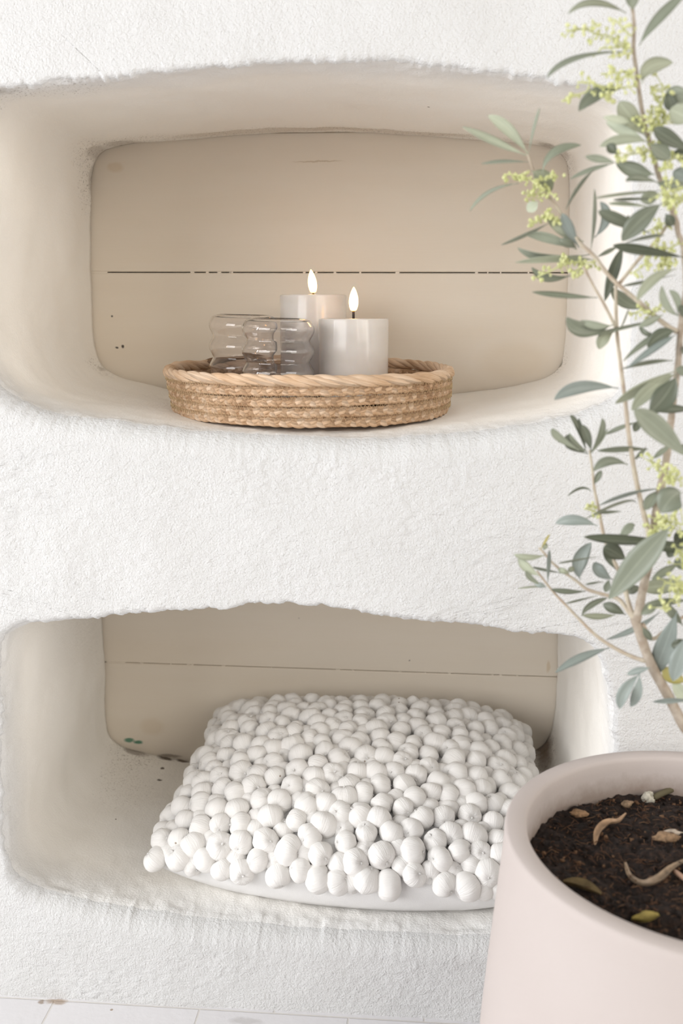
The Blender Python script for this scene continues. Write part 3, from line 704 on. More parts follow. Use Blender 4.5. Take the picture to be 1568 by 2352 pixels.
t = NT(M_SOIL); vec = t.coord()
t.l(t.ramp(t.noise(vec, 260, 5, 0.65), [(0.40, (0.007, 0.0035, 0.0025)), (0.60, (0.026, 0.013, 0.008)), (0.80, (0.085, 0.047, 0.026))]), t.b.inputs['Base Color'])
M_FIBRE = mat('tan_soil_fibre', (0.15, 0.08, 0.04), 0.9)
SZ = RZ - 0.029
def soil_z(x, y):
    P = np.c_[np.asarray(x), np.asarray(y), np.zeros(np.size(x))]
    r = np.hypot(P[:, 0] - PC[0], P[:, 1] - PC[1])
    return SZ + 0.004 * np.cos(np.clip(r / 0.128, 0, 1) * math.pi / 2) + fbm(P, 0.028, 4, 401, 0.6) * 0.0030 - 0.004 * np.exp(-((np.arctan2(P[:, 1] - PC[1], P[:, 0] - PC[0]) - 1.9) / 0.5) ** 2) * (r > 0.09)
nr_, na_ = 150, 420
rr, aa = np.meshgrid(np.linspace(0.0006, 0.1278, nr_), np.linspace(0, 2 * math.pi, na_, endpoint=False), indexing='ij')
x_, y_ = (PC[0] + rr * np.cos(aa)).ravel(), (PC[1] + rr * np.sin(aa)).ravel()
z_ = soil_z(x_, y_); Pn = np.c_[x_, y_, np.zeros_like(x_)]
z_ = z_ + np.clip(fbm(Pn, 0.005, 3, 431, 0.6), -0.6, 1.2) * 0.0016
mb = MB(); mb.add(np.c_[x_, y_, z_], [tuple(f) for f in quads(nr_, na_, True)], 0)
r_ = np.random.default_rng(5)
for k in range(1300):                                               # fibres and crumbs
    a = r_.uniform(0, 6.283); d = 0.124 * math.sqrt(r_.uniform(0, 1)); x, y = PC[0] + d * math.cos(a), PC[1] + d * math.sin(a)
    z = float(soil_z(x, y)[0]) + 0.0012
    L = r_.uniform(0.002, 0.010) ; t_ = r_.uniform(0, 6.283); dz = r_.uniform(-0.1, 0.35) * L
    if math.hypot(x + L * math.cos(t_) - PC[0], y + L * math.sin(t_) - PC[1]) > 0.1265: continue
    m_ = (x + 0.5 * L * math.cos(t_ + 0.3), y + 0.5 * L * math.sin(t_ + 0.3), z + dz)
    tube(mb, [(x, y, z - 0.0006), m_, (x + L * math.cos(t_), y + L * math.sin(t_), z + dz * 0.4)], r_.uniform(0.00012, 0.00036), 4, mi=1 if r_.uniform() < 0.22 else 2)
for k in range(900):
    a = r_.uniform(0, 6.283); d = 0.122 * math.sqrt(r_.uniform(0, 1)); x, y = PC[0] + d * math.cos(a), PC[1] + d * math.sin(a)
    s = r_.uniform(0.0005, 0.0021); z = float(soil_z(x, y)[0]) + s * 0.6
    q = r_.normal(size=(8, 3)) * 0.25 + np.array([[i, j, l] for i in (-1, 1) for j in (-1, 1) for l in (-1, 1)]) * 0.6
    mb.add(q * s + np.array([x, y, z]), [(0, 1, 3, 2), (4, 6, 7, 5), (0, 4, 5, 1), (2, 3, 7, 6), (0, 2, 6, 4), (1, 5, 7, 3)], 0 if r_.uniform() < 0.8 else 1)
M_FIBRE2 = mat('rust_soil_fibre', (0.10, 0.045, 0.02), 0.9)
so = mb.build('potting_soil', [M_SOIL, M_FIBRE, M_FIBRE2], smooth=True, loc=(PC[0], PC[1], SZ))
tag(so, 'dark brown fibrous potting soil filling the pink pot', 'soil', kind='stuff')

# fallen things on the soil
def on_soil(x, y, lift=0.0):
    p = onZ(x, y, SZ + 0.004)
    for _ in range(3): p = onZ(x, y, float(soil_z(p[0], p[1])[0]) + lift)
    return p
def curled_leaf(pix, wid, lifts, color, label):
    P = catmull(np.array([on_soil(x, y, l) for (x, y), l in zip(pix, lifts)]), 24)
    M = mat('dry_leaf', color, 0.7); t = NT(M)
    t.l(t.ramp(t.noise(t.coord(), 130, 3), [(0.35, tuple(c * 0.6 for c in color)), (0.65, color)]), t.b.inputs['Base Color'])
    s = np.linspace(0, 1, 24); wd = wid * np.sin(math.pi * (0.06 + 0.90 * s)) ** 0.8
    T_ = np.gradient(P, axis=0); T_ /= np.linalg.norm(T_, axis=1)[:, None]
    Sd = np.cross(T_, [0, 0, 1.0]); Sd /= np.linalg.norm(Sd, axis=1)[:, None] + 1e-9; Nn = np.cross(Sd, T_)
    rows = []
    for dn in (0, -0.0004):
        for k in np.linspace(-1, 1, 7): rows.append(P + Sd * (wd * k * 0.75)[:, None] + Nn * (wd * 0.75 * k * k)[:, None] + Nn * dn)
    V = np.stack(rows, 0); n7 = 7
    F = []
    for s0 in (0, 7):
        for i in range(6):
            for j in range(23):
                a, b, c, d = (s0 + i) * 24 + j, (s0 + i) * 24 + j + 1, (s0 + i + 1) * 24 + j + 1, (s0 + i + 1) * 24 + j
                F.append((a, b, c, d) if s0 else (d, c, b, a))
    loc = P[12]
    o = mesh('dry_leaf', V.reshape(-1, 3), F, M, loc=tuple(loc))
    return tag(o, label, 'leaf', 'dry leaves on the soil')
curled_leaf([(1366, 1940), (1372, 1915), (1395, 1893), (1420, 1888), (1438, 1868)], 0.0042, [0.002, 0.004, 0.003, 0.004, 0.008], (0.50, 0.33, 0.20), 'curled tan dry leaf near the middle of the dark soil')
curled_leaf([(1435, 1981), (1446, 2016), (1478, 2034), (1515, 2022), (1545, 1995), (1590, 1968)], 0.0040, [0.004, 0.002, 0.002, 0.003, 0.003, 0.005], (0.42, 0.31, 0.21), 'long curled brown and grey dry leaf on the soil at the right edge')
curled_leaf([(1292, 2026), (1325, 2036), (1380, 2054)], 0.0062, [0.002, 0.002, 0.003], (0.22, 0.16, 0.07), 'olive brown fallen leaf lying along the pot rim')
curled_leaf([(1450, 2112), (1480, 2116), (1514, 2102)], 0.0058, [0.003, 0.003, 0.004], (0.36, 0.28, 0.07), 'yellowish fallen leaf at the front of the soil')
def lump(name, x, y, s, color, label, cat, sq=(1, 1, 0.8), group=None):
    p = on_soil(x, y, s * 0.55)
    th = np.linspace(0.05, math.pi - 0.05, 12); a = np.linspace(0, 2 * math.pi, 18, endpoint=False)
    T_, A_ = np.meshgrid(th, a, indexing='ij')
    V = np.stack([np.sin(T_) * np.cos(A_), np.sin(T_) * np.sin(A_), np.cos(T_)], -1).reshape(-1, 3)
    V = V * (1 + 0.45 * fbm(V + x, 0.8, 3, int(x)))[:, None] * np.array(sq) * s
    F = [tuple(f) for f in quads(12, 18, True)] + [tuple(range(18))[::-1], tuple(11 * 18 + i for i in range(18))]
    M = mat(name + '_surface', color, 0.85); t = NT(M); t.l(t.ramp(t.noise(t.coord(), 400, 3), [(0.35, tuple(c * 0.55 for c in color)), (0.6, color)]), t.b.inputs['Base Color'])
    o = mesh(name, V + p, F, M, loc=tuple(p))
    return tag(o, label, cat, group)
lump('pebble', 1488, 1834, 0.0052, (0.62, 0.58, 0.48), 'whitish pebble at the end of the twig on the soil', 'pebble', (0.9, 0.8, 1.0))
lump('wood_chip', 1329, 1868, 0.0062, (0.32, 0.19, 0.10), 'light brown bark chip on the soil towards the left rim', 'wood chip', (1.2, 0.8, 0.35), 'bark chips on the soil')
lump('wood_chip', 1440, 1846, 0.0042, (0.34, 0.23, 0.14), 'small pale bark chip just left of the white pebble', 'wood chip', (1.2, 0.8, 0.5), 'bark chips on the soil')
lump('wood_chip', 1541, 1803, 0.0068, (0.62, 0.44, 0.30), 'pinkish wood chip on the soil by the back rim', 'wood chip', (1.8, 0.7, 0.3), 'bark chips on the soil')
lump('wood_chip', 1530, 1921, 0.0066, (0.33, 0.21, 0.12), 'brown bark lump on the soil right of the curled tan leaf', 'wood chip', (1.5, 0.8, 0.5), 'bark chips on the soil')
lump('pebble', 1548, 1912, 0.0032, (0.60, 0.50, 0.40), 'tiny pale chip of stone beside the brown bark lump', 'pebble', (2.0, 0.6, 0.6))
M_TWIG = mat('olive_twig_bark', (0.13, 0.11, 0.06), 0.8)
mb = MB(); P = catmull(np.array([on_soil(1500, 1832, 0.0035), on_soil(1530, 1818, 0.005), on_soil(1575, 1803, 0.006), on_soil(1600, 1794, 0.006)]), 14)
tube(mb, P, 0.0026, 8); tw = mb.build('twig', M_TWIG, loc=tuple(P[7])); tag(tw, 'dark olive twig lying on the soil behind the white pebble', 'twig')
mb = MB(); P = catmull(np.array([on_soil(1549, 2002, 0.003), on_soil(1575, 2020, 0.004)]), 6)
tube(mb, P, 0.002, 6); tw = mb.build('twig', mat('pale_twig_bark', (0.42, 0.26, 0.18), 0.8), loc=tuple(P[3])); tag(tw, 'short pinkish twig under the long curled leaf', 'twig')

# ------------------------------------------------------------ olive tree
TB = np.array([PC[0], PC[1], SZ])
tree = empty('olive_tree', tuple(TB), 'young olive tree with grey green leaves and yellow buds growing from the pink pot', 'tree')
M_BARK = mat('grey_tan_bark', (0.46, 0.37, 0.29), 0.8)
t = NT(M_BARK); t.l(t.ramp(t.noise(t.coord(), 180, 4), [(0.3, (0.30, 0.235, 0.175)), (0.7, (0.48, 0.415, 0.34))]), t.b.inputs['Base Color'])
M_TWIGG = mat('young_olive_stem', (0.50, 0.43, 0.33), 0.7)
t = NT(M_TWIGG); t.l(t.ramp(t.noise(t.coord(), 120, 3), [(0.3, (0.40, 0.31, 0.235)), (0.7, (0.54, 0.49, 0.38))]), t.b.inputs['Base Color'])
def leafmat(name, lo, hi, rough):
    m = mat(name, lo, rough); t = NT(m); at = t.n('ShaderNodeAttribute', attribute_name='tint').outputs['Fac']
    c = t.mix(at, lo, hi); uv = t.coord('UV'); sp = t.n('ShaderNodeSeparateXYZ'); t.l(uv, sp.inputs[0])
    rib = t.math('LESS_THAN', t.math('ABSOLUTE', sp.outputs['Y']), 0.07)
    c = t.mix(t.math('MULTIPLY', rib, 0.2), c, tuple(min(1, v * 1.5) for v in hi)); c = t.mix(t.math('MULTIPLY', t.noise(t.coord(), 140, 3), 0.25), c, tuple(v * 0.75 for v in lo))
    t.l(c, t.b.inputs['Base Color']); t.b.inputs['Transmission Weight'].default_value = 0.0
    return m
M_LTOP = leafmat('olive_leaf_upper', (0.095, 0.108, 0.072), (0.345, 0.375, 0.285), 0.42)
M_LUND = leafmat('olive_leaf_underside', (0.24, 0.25, 0.17), (0.52, 0.56, 0.43), 0.65)
M_LBLUE = leafmat('olive_leaf_bluish', (0.175, 0.205, 0.185), (0.36, 0.40, 0.365), 0.40)
M_LYEL = leafmat('olive_leaf_yellow', (0.32, 0.26, 0.06), (0.40, 0.37, 0.14), 0.5)
M_BUD = mat('yellow_green_buds', (0.66, 0.66, 0.26), 0.6)
t = NT(M_BUD); at = t.n('ShaderNodeAttribute', attribute_name='tint').outputs['Fac']; t.l(t.mix(at, (0.52, 0.545, 0.22), (0.70, 0.71, 0.38)), t.b.inputs['Base Color'])
LM = [M_LTOP, M_LUND, M_LBLUE, M_LYEL, M_TWIGG]
cA = lambda x, y: (1040 + 0.3367 * x, 0.3367 * y)
cB = lambda x, y: (1040 + 0.3367 * x, 500 + 0.3367 * y)
cC = lambda x, y: (1140 + 0.3402 * x, 940 + 0.3402 * y)
lr = np.random.default_rng(31)
TONES = dict(d=(0, 1, 0.12), g=(0, 1, 0.45), m=(0, 1, 0.75), l=(0, 1, 1.0), u=(1, 0, 0.35), p=(1, 0, 0.95), b=(2, 1, 0.5), y=(3, 1, 0.5))
def leaf(mb, base, tip, width, tone, Y, mid=None):
    """one lanceolate leaf between two places; width is its breadth as seen, so narrow ones are turned on edge"""
    y0 = Y + lr.uniform(-0.006, 0.006); L_pix = math.hypot(tip[0] - base[0], tip[1] - base[1])
    y1 = y0 + lr.uniform(-1, 1) * 0.010 * min(1.5, L_pix / 120)
    B = onY(*base, y0); T = onY(*tip, y1)
    if mid is None:
        mid = ((base[0] + tip[0]) / 2 + lr.uniform(-.04, .04) * (tip[1] - base[1]), (base[1] + tip[1]) / 2 - abs(lr.uniform(0, .05)) * abs(tip[0] - base[0]))
    else:                                                           # curve passes through mid
        mid = (2 * mid[0] - (base[0] + tip[0]) / 2, 2 * mid[1] - (base[1] + tip[1]) / 2)
    Mi = onY(*mid, (y0 + y1) / 2 - lr.uniform(0.0, 0.006))
    n = 15; s = np.linspace(0, 1, n)[:, None]
    C = B * (1 - s) ** 2 + 2 * Mi * s * (1 - s) + T * s ** 2
    Tn = np.gradient(C, axis=0); L = np.linalg.norm(np.diff(C, axis=0), axis=1).sum(); Tn /= np.linalg.norm(Tn, axis=1)[:, None]
    view = C - CAMP; view /= np.linalg.norm(view, axis=1)[:, None]
    depth = np.linalg.norm(C.mean(0) - CAMP)
    wseen = width * depth / FPX
    wreal = max(wseen, min(L * 0.17, 0.0085)); roll = math.acos(min(1, wseen / wreal)) * (1 if lr.uniform() < 0.6 else -1)
    side = np.cross(Tn, view); side /= np.linalg.norm(side, axis=1)[:, None]
    nor = np.cross(side, Tn)                                        # towards the viewer side
    nor *= -np.sign((nor * view).sum(1))[:, None]
    tw = roll + lr.uniform(-0.25, 0.25) * np.linspace(-1, 1, n)
    S2 = side * np.cos(tw)[:, None] + nor * np.sin(tw)[:, None]; N2 = np.cross(Tn, S2); N2 *= np.sign((N2 * nor).sum(1) + 1e-9)[:, None]
    s1 = s[:, 0]; pet = 0.07
    q = np.clip((s1 - pet) / (1 - pet), 0, 1)
    half = wreal / 2 * np.clip(np.sin(math.pi * q ** 1.12), 0, 1) ** 0.78 + 0.00035
    half[-1] = 0.0002
    fold = lr.uniform(0.12, 0.35)
    front, back, tint = TONES[tone]; tint = float(np.clip(tint + lr.uniform(-0.14, 0.14), 0, 1))
    V, uv = [], []
    for dn in (0.00012, -0.00012):
        for k in (-1, -0.5, 0, 0.5, 1):
            V.append(C + S2 * (half * k)[:, None] + N2 * (dn + fold * half * abs(k) - fold * half * 0.4)[:, None]); uv.append(np.c_[s1, np.full(n, k)])
    V = np.stack(V, 0); uv = np.stack(uv, 0)
    F, mi = [], []
    for sh in (0, 5):
        for i in range(4):
            for j in range(n - 1):
                a, b, c, d = (sh + i) * n + j, (sh + i) * n + j + 1, (sh + i + 1) * n + j + 1, (sh + i + 1) * n + j
                F.append((a, b, c, d) if sh else (d, c, b, a)); mi.append(front if sh == 0 else back)
    for i in (0, 4):
        for j in range(n - 1): F.append((i * n + j, i * n + j + 1, (5 + i) * n + j + 1, (5 + i) * n + j)); mi.append(front)
    mb.add(V.reshape(-1, 3), F, mi, uv.reshape(-1, 2), tint)
def bud_cluster(parent, pts, n, Y, spread, r0=0.00108):
    """a raceme: a thin stalk through the points, with paired buds on short stalklets"""
    P = catmull(np.array([onY(x, y, Y + lr.uniform(-0.003, 0.003)) for x, y in pts]), 16)
    mb = MB(); tube(mb, P, 0.00055, 5, tint=0.5)
    ico = None
    for k in range(n):
        s = (k + lr.uniform(0, 1)) / n; i = min(int(s * 15), 14); p = P[i] + (P[i + 1] - P[i]) * (s * 15 - i)
        d = lr.normal(size=3); d /= np.linalg.norm(d); L = spread * lr.uniform(0.35, 1.0); q = p + d * L
        tube(mb, [p, (p + q) / 2 + lr.normal(size=3) * 0.0004, q], 0.00032, 4, tint=0.4, cap=False)
        for b_ in range(lr.integers(1, 4)):
            c = q + lr.normal(size=3) * r0 * 0.9 * (b_ > 0); r = r0 * lr.uniform(0.75, 1.15)
            th = np.linspace(0.15, math.pi - 0.15, 5); a = np.linspace(0, 6.283, 7, endpoint=False); T_, A_ = np.meshgrid(th, a, indexing='ij')
            V = np.stack([np.sin(T_) * np.cos(A_), np.sin(T_) * np.sin(A_), 1.15 * np.cos(T_)], -1).reshape(-1, 3) * r + c
            mb.add(V, [tuple(f) for f in quads(5, 7, True)] + [tuple(range(7))[::-1], tuple(28 + i for i in range(7))], 0, None, lr.uniform(0, 1))
    return mb.build('flower_cluster', M_BUD, parent, loc=TB)
def stem(pts, Ys, w0, w1, name, matl, n=40):
    """pts photo points, Ys distance of first and last (or one each); w0,w1 breadth in photo units"""
    ys = np.linspace(Ys[0], Ys[1], len(pts)) if len(Ys) == 2 else Ys
    P = catmull(np.array([onY(x, y, Y) for (x, y), Y in zip(pts, ys)]), n)
    dep = np.linalg.norm(P - CAMP, axis=1); rad = np.linspace(w0, w1, n) * dep / FPX / 2
    rad = rad * (1 + 0.06 * np.sin(np.arange(n) * 1.9))
    mb = MB(); tube(mb, P, rad, 10)
    return mb.build(name, matl, tree, loc=TB)
def foliage(parent, rows, Y):
    mb = MB()
    for r in rows:
        f, b, t_, wd, tone = r[:5]; mid = f(*r[5]) if len(r) > 5 else None; dY = r[6] if len(r) > 6 else 0.0
        sc = 0.3367 if f is not cC else 0.3402
        leaf(mb, f(*b), f(*t_), wd * sc, tone, Y + dY, mid)
    return mb.build('foliage', LM, parent, loc=TB)

YT = -0.20
# trunk from the soil to the fork, then the right-hand leader
soil_pt = (TB[0] - 0.004, TB[1] + 0.002, SZ - 0.004)
tp = [cC(1450, 2480), cC(1340, 2290), cC(1258, 2130), cC(1150, 1920), cC(1060, 1760), cC(1010, 1640), cC(962, 1500), cC(930, 1410)]
P = np.array([soil_pt] + [onY(x, y, YT) for x, y in tp]); 
P[1] = P[0] * 0.55 + P[2] * 0.45
P = catmull(P, 50); dep = np.linalg.norm(P - CAMP, axis=1)
mb = MB(); tube(mb, P, np.linspace(26, 20, 50) * dep / FPX / 2 * (1 + 0.03 * np.sin(np.arange(50) * 1.3)), 14); mb.build('trunk', M_BARK, tree, loc=TB)
lead = stem([cC(940, 1440), cC(965, 1330), cC(985, 1230), cC(1020, 1080), cC(1050, 960), cC(1065, 760), cC(1100, 560), cC(1140, 370), cC(1170, 150), cC(1185, 0), cB(1510, 1180), cB(1535, 1000), cB(1550, 780), cB(1568, 620), cB(1590, 480), cB(1570, 200), cB(1535, 110), cA(1520, 1500), cA(1470, 1370), cA(1410, 1220), cA(1370, 1080), cA(1330, 930), cA(1290, 760), cA(1265, 600), cA(1245, 450), cA(1230, 330), cA(1235, 200), cA(1225, 70), cA(1205, -60)], (YT, YT + 0.015), 20, 7, 'branch', M_BARK, 120)
foliage(lead, [
 (cA, (1180, 90), (785, 95), 36, 'u', (960, 20)), (cA, (1225, 70), (1220, -70), 70, 'm'), (cA, (1270, 310), (1600, -60), 55, 'g', (1400, 130)),
 (cA, (1220, 350), (640, 530), 28, 'g', (850, 400)), (cA, (1290, 570), (1500, 428), 85, 'u', (1340, 460)), (cA, (1180, 600), (858, 758), 75, 'g', (980, 640)),
 (cA, (1320, 940), (1130, 695), 105, 'u', (1205, 790)), (cA, (1230, 840), (1025, 800), 40, 'p'), (cA, (1310, 960), (1045, 832), 60, 'p'),
 (cA, (1330, 970), (1000, 1000), 55, 'u', (1160, 950)), (cA, (1120, 1050), (1053, 985), 55, 'd'), (cA, (1375, 1190), (1110, 1110), 85, 'g', (1250, 1165)),
 (cA, (1105, 1110), (900, 1068), 40, 'm'), (cA, (1400, 1245), (1180, 1238), 36, 'g', (1260, 1215)), (cA, (1420, 1300), (960, 1355), 14, 'u', (1200, 1325)),
 (cA, (1410, 1320), (1280, 1370), 80, 'u'), (cA, (1400, 1355), (1090, 1362), 14, 'g'), (cA, (1350, 1415), (1060, 1390), 20, 'p'),
 (cA, (1430, 1385), (1150, 1645), 115, 'd', (1280, 1500), -0.02), (cA, (1345, 1592), (990, 1440), 70, 'd', (1130, 1500)),
 (cA, (1640, 1040), (1372, 872), 85, 'd', (1470, 940)), (cA, (1640, 700), (1455, 628), 90, 'm', (1540, 650)), (cA, (1640, 830), (1480, 745), 120, 'u'),
 (cA, (1640, 1110), (1510, 1030), 70, 'd'), (cA, (1640, 1230), (1500, 1170), 90, 'b'), (cA, (1640, 1275), (1395, 1252), 50, 'g'),
 (cA, (1340, 980), (1480, 1080), 90, 'g'), (cA, (1460, 620), (1500, 760), 70, 'd'), (cA, (1450, 1460), (1500, 1540), 60, 'd'),
 (cA, (1180, 1640), (1195, 1470), 45, 'g'), (cB, (1600, 275), (1090, 188), 58, 'd', (1300, 220)), (cB, (1520, 350), (1255, 565), 60, 'u', (1360, 425)),
 (cB, (1540, 670), (1425, 465), 45, 'l', (1450, 590)), (cB, (1530, 660), (1475, 495), 40, 'm', (1530, 560)), (cB, (1395, 800), (1273, 740), 26, 'd', (1320, 790)),
 (cB, (1515, 775), (1325, 885), 85, 'd', (1420, 800)), (cB, (1480, 765), (1160, 980), 36, 'g', (1330, 840)), (cB, (1515, 800), (1190, 1025), 42, 'b', (1380, 890)),
 (cB, (1500, 975), (1150, 1032), 26, 'g', (1320, 985)), (cB, (1525, 1040), (1105, 1268), 62, 'u', (1290, 1160)), (cB, (1530, 1060), (1218, 1315), 85, 'u', (1350, 1170)),
 (cB, (1525, 1075), (1340, 1330), 140, 'd', (1450, 1210), -0.02), (cB, (1620, 1660), (1232, 1310), 135, 'm', (1400, 1440), -0.03), (cB, (1640, 1310), (1360, 1310), 50, 'd'),
 (cB, (1440, 120), (1180, 170), 20, 'g', (1350, 130)), (cB, (1640, 1070), (1520, 1030), 60, 'g'), (cB, (1520, 390), (1160, 465), 14, 'g', (1320, 430)),
 (cB, (1640, 700), (1540, 600), 60, 'd'), (cB, (1640, 880), (1560, 920), 60, 'g'),
 (cC, (1250, 560), (1110, 700), 165, 'g', (1180, 600), -0.03), (cC, (1230, 895), (588, 862), 62, 'd', (850, 888)), (cC, (1180, 790), (755, 1285), 165, 'g', (1000, 985), -0.03),
 (cC, (1300, 950), (1060, 925), 60, 'd'), (cC, (1080, 550), (1000, 680), 65, 'g'), (cC, (1230, 1040), (1048, 1150), 48, 'm'), (cC, (1300, 1180), (960, 1210), 95, 'u'),
 (cC, (1130, 535), (690, 650), 22, 'b', (900, 565)), (cC, (1258, 1460), (1130, 1310), 55, 'g'), (cC, (1300, 300), (1225, 250), 60, 'd'),
 (cC, (1180, 240), (1060, 330), 30, 'g'), (cC, (1200, 900), (1160, 1000), 60, 'd'), (cC, (1300, 820), (1200, 900), 80, 'd'), (cC, (1310, 1080), (1200, 1020), 60, 'g')], YT)
side1 = stem([cB(1530, 780), cB(1450, 730), cB(1350, 650), cB(1250, 560), cB(1130, 460), cB(1050, 380), cB(960, 260), cB(870, 180), cA(850, 1640), cA(740, 1460), cA(660, 1350), cA(600, 1290), cA(545, 1155), cA(510, 1050)], (YT + 0.005, YT + 0.045), 11, 5, 'branch', M_TWIGG, 70)
foliage(side1, [
 (cA, (510, 1050), (238, 788), 66, 'p', (375, 880)), (cA, (500, 1060), (65, 865), 46, 'p', (260, 955)), (cA, (515, 1040), (590, 735), 14, 'm'),
 (cA, (515, 1105), (195, 1118), 18, 'm'), (cA, (610, 1175), (872, 990), 46, 'm', (690, 1040)), (cA, (535, 1165), (665, 1310), 110, 'u', (610, 1220)),
 (cA, (450, 1250), (115, 1440), 22, 'm', (250, 1310)), (cA, (580, 1375), (505, 1440), 65, 'p'), (cA, (860, 1690), (745, 1455), 66, 'b', (790, 1560)),
 (cA, (890, 1650), (640, 1485), 60, 'u', (760, 1580)), (cB, (650, 40), (330, 185), 20, 'm', (500, 110)), (cB, (845, 215), (495, 112), 56, 'm', (660, 140)),
 (cB, (840, 200), (725, 150), 50, 'g'), (cB, (935, 250), (440, 205), 46, 'm', (640, 270)), (cB, (980, 290), (425, 305), 40, 'p', (700, 275)), (cB, (800, 395), (538, 340), 48, 'g', (640, 410)),
 (cB, (1160, 195), (1035, 570), 66, 'd', (1105, 340)), (cB, (1300, 620), (1078, 475), 76, 'g', (1170, 570)), (cA, (965, 1620), (1005, 1378), 58, 'b', (1045, 1490)),
 (cA, (940, 1700), (965, 1290), 22, 'm'), (cB, (990, 265), (1110, 205), 22, 'g'), (cA, (1090, 1115), (800, 1222), 26, 'm'), (cA, (960, 1160), (770, 1430), 20, 'g', (850, 1280)),
 (cB, (1170, 160), (1190, 0), 40, 'm')], YT + 0.03)
twg = stem([cB(1130, 455), cB(1270, 280), cB(1390, 150), cB(1480, 10), cA(1490, 1420)], (YT + 0.02, YT + 0.01), 8, 7, 'branch', M_TWIGG, 30)
side2 = stem([cC(1030, 960), cC(1025, 830), cC(990, 690), cC(950, 520), cC(915, 330), cC(885, 120), cB(1185, 1350), cB(1155, 1100), cB(1130, 900), cB(1115, 740), cB(1110, 560), cB(1110, 450)], (YT - 0.005, YT + 0.02), 12, 7, 'branch', M_TWIGG, 60)
stem([cB(1112, 755), cB(1030, 590), cB(960, 470), cB(890, 330)], (YT + 0.015, YT + 0.025), 7, 5, 'branch', M_TWIGG, 24)
foliage(side2, [
 (cB, (985, 545), (540, 508), 34, 'g', (740, 535)), (cB, (1095, 730), (775, 678), 92, 'g', (890, 765)), (cB, (1080, 735), (870, 702), 45, 'm', (970, 735)),
 (cB, (1098, 780), (998, 898), 72, 'u', (1030, 820)), (cB, (1420, 690), (880, 815), 20, 'm', (1130, 765)), (cB, (1430, 665), (1270, 745), 45, 'm'),
 (cB, (1130, 1165), (690, 1242), 78, 'b', (870, 1155)), (cB, (1330, 1580), (985, 1590), 34, 'g', (1160, 1575)), (cB, (1250, 1395), (1040, 1478), 24, 'm'),
 (cB, (1200, 610), (1140, 760), 8, 'g'), (cC, (885, 375), (655, 418), 56, 'g', (750, 350)), (cC, (945, 635), (600, 740), 16, 'g', (850, 630)),
 (cB, (1270, 1380), (1235, 1460), 45, 'd'), (cC, (930, 340), (1010, 260), 20, 'g'), (cC, (840, 690), (690, 700), 16, 'g')], YT + 0.008)
shoot = stem([cC(935, 1425), cC(900, 1340), cC(880, 1270), cC(850, 1150), cC(780, 1000), cC(725, 860), cC(690, 680), cC(660, 540), cC(645, 400), cC(628, 275)], (YT, YT + 0.025), 11, 5, 'branch', M_TWIGG, 44)
foliage(shoot, [
 (cC, (560, 275), (380, 128), 46, 'm', (420, 190)), (cC, (618, 300), (490, 170), 44, 'd', (490, 240)), (cC, (612, 285), (490, 160), 36, 'l', (535, 240)), (cC, (600, 275), (497, 38), 28, 'g', (545, 120)),
 (cC, (640, 280), (575, 105), 50, 'd', (610, 180)), (cC, (600, 260), (555, 60), 26, 'd'), (cC, (635, 295), (712, 62), 34, 'm', (705, 160)), (cC, (640, 295), (750, 130), 16, 'l', (715, 200)),
 (cC, (640, 555), (480, 585), 14, 'g', (570, 530)), (cC, (658, 505), (708, 415), 34, 'g'), (cC, (680, 788), (398, 770), 64, 'b', (530, 748)),
 (cC, (880, 1020), (722, 930), 100, 'd', (790, 960)), (cC, (935, 785), (830, 875), 55, 'm', (895, 800)), (cC, (785, 1150), (668, 1030), 72, 'b', (700, 1095)), (cC, (800, 1080), (725, 930), 55, 'd'), (cC, (760, 1150), (735, 1235), 40, 'd'),
 (cC, (720, 1165), (600, 1185), 10, 'g'), (cC, (700, 995), (415, 1040), 8, 'g')], YT + 0.012)
low1 = stem([cC(1010, 1700), cC(940, 1680), cC(820, 1625), cC(680, 1535), cC(560, 1420), cC(460, 1315), cC(380, 1230), cC(270, 1090)], (YT, YT + 0.03), 10, 4.5, 'branch', M_TWIGG, 40)
foliage(low1, [
 (cC, (290, 1125), (148, 1000), 55, 'p', (205, 1070)), (cC, (310, 1190), (200, 1090), 30, 'm', (230, 1140)), (cC, (330, 1198), (145, 1212), 10, 'u'), (cC, (335, 1200), (258, 1178), 30, 'b'),
 (cC, (600, 1228), (370, 1215), 30, 'g', (480, 1232)), (cC, (345, 1170), (358, 950), 22, 'b'), (cC, (760, 1612), (398, 1778), 52, 'b', (570, 1680)), (cC, (575, 1395), (745, 1275), 34, 'g', (630, 1325)),
 (cC, (1100, 1370), (740, 1555), 34, 'b', (930, 1490))], YT + 0.015)
low2 = stem([cC(940, 1440), cC(900, 1380), cC(865, 1330), cC(820, 1280), cC(720, 1250), cC(610, 1215), cC(540, 1160), cC(440, 1090), cC(370, 1030), cC(320, 970), cC(285, 935)], (YT, YT + 0.03), 10, 4.5, 'branch', M_TWIGG, 40)
foliage(low2, [
 (cC, (325, 985), (118, 980), 36, 'u', (215, 1000)), (cC, (435, 1108), (245, 1068), 14, 'g'), (cC, (565, 1150), (640, 900), 92, 'b', (560, 1035)), (cC, (490, 1108), (415, 1080), 32, 'u'), (cC, (480, 1095), (525, 1070), 30, 'u'),
 (cC, (680, 1260), (470, 1310), 10, 'g'), (cC, (800, 1388), (580, 1390), 36, 'u', (690, 1400)), (cC, (870, 1388), (718, 1318), 62, 'd', (790, 1345)), (cC, (300, 945), (358, 845), 12, 'y'), (cC, (320, 950), (335, 905), 26, 'u'), (cC, (970, 1200), (880, 1235), 50, 'g')], YT + 0.018)
lowr = stem([cC(985, 1450), cC(1050, 1548), cC(1130, 1500), cC(1230, 1420), cC(1310, 1380)], (YT, YT + 0.02), 9, 7, 'branch', M_TWIGG, 24)
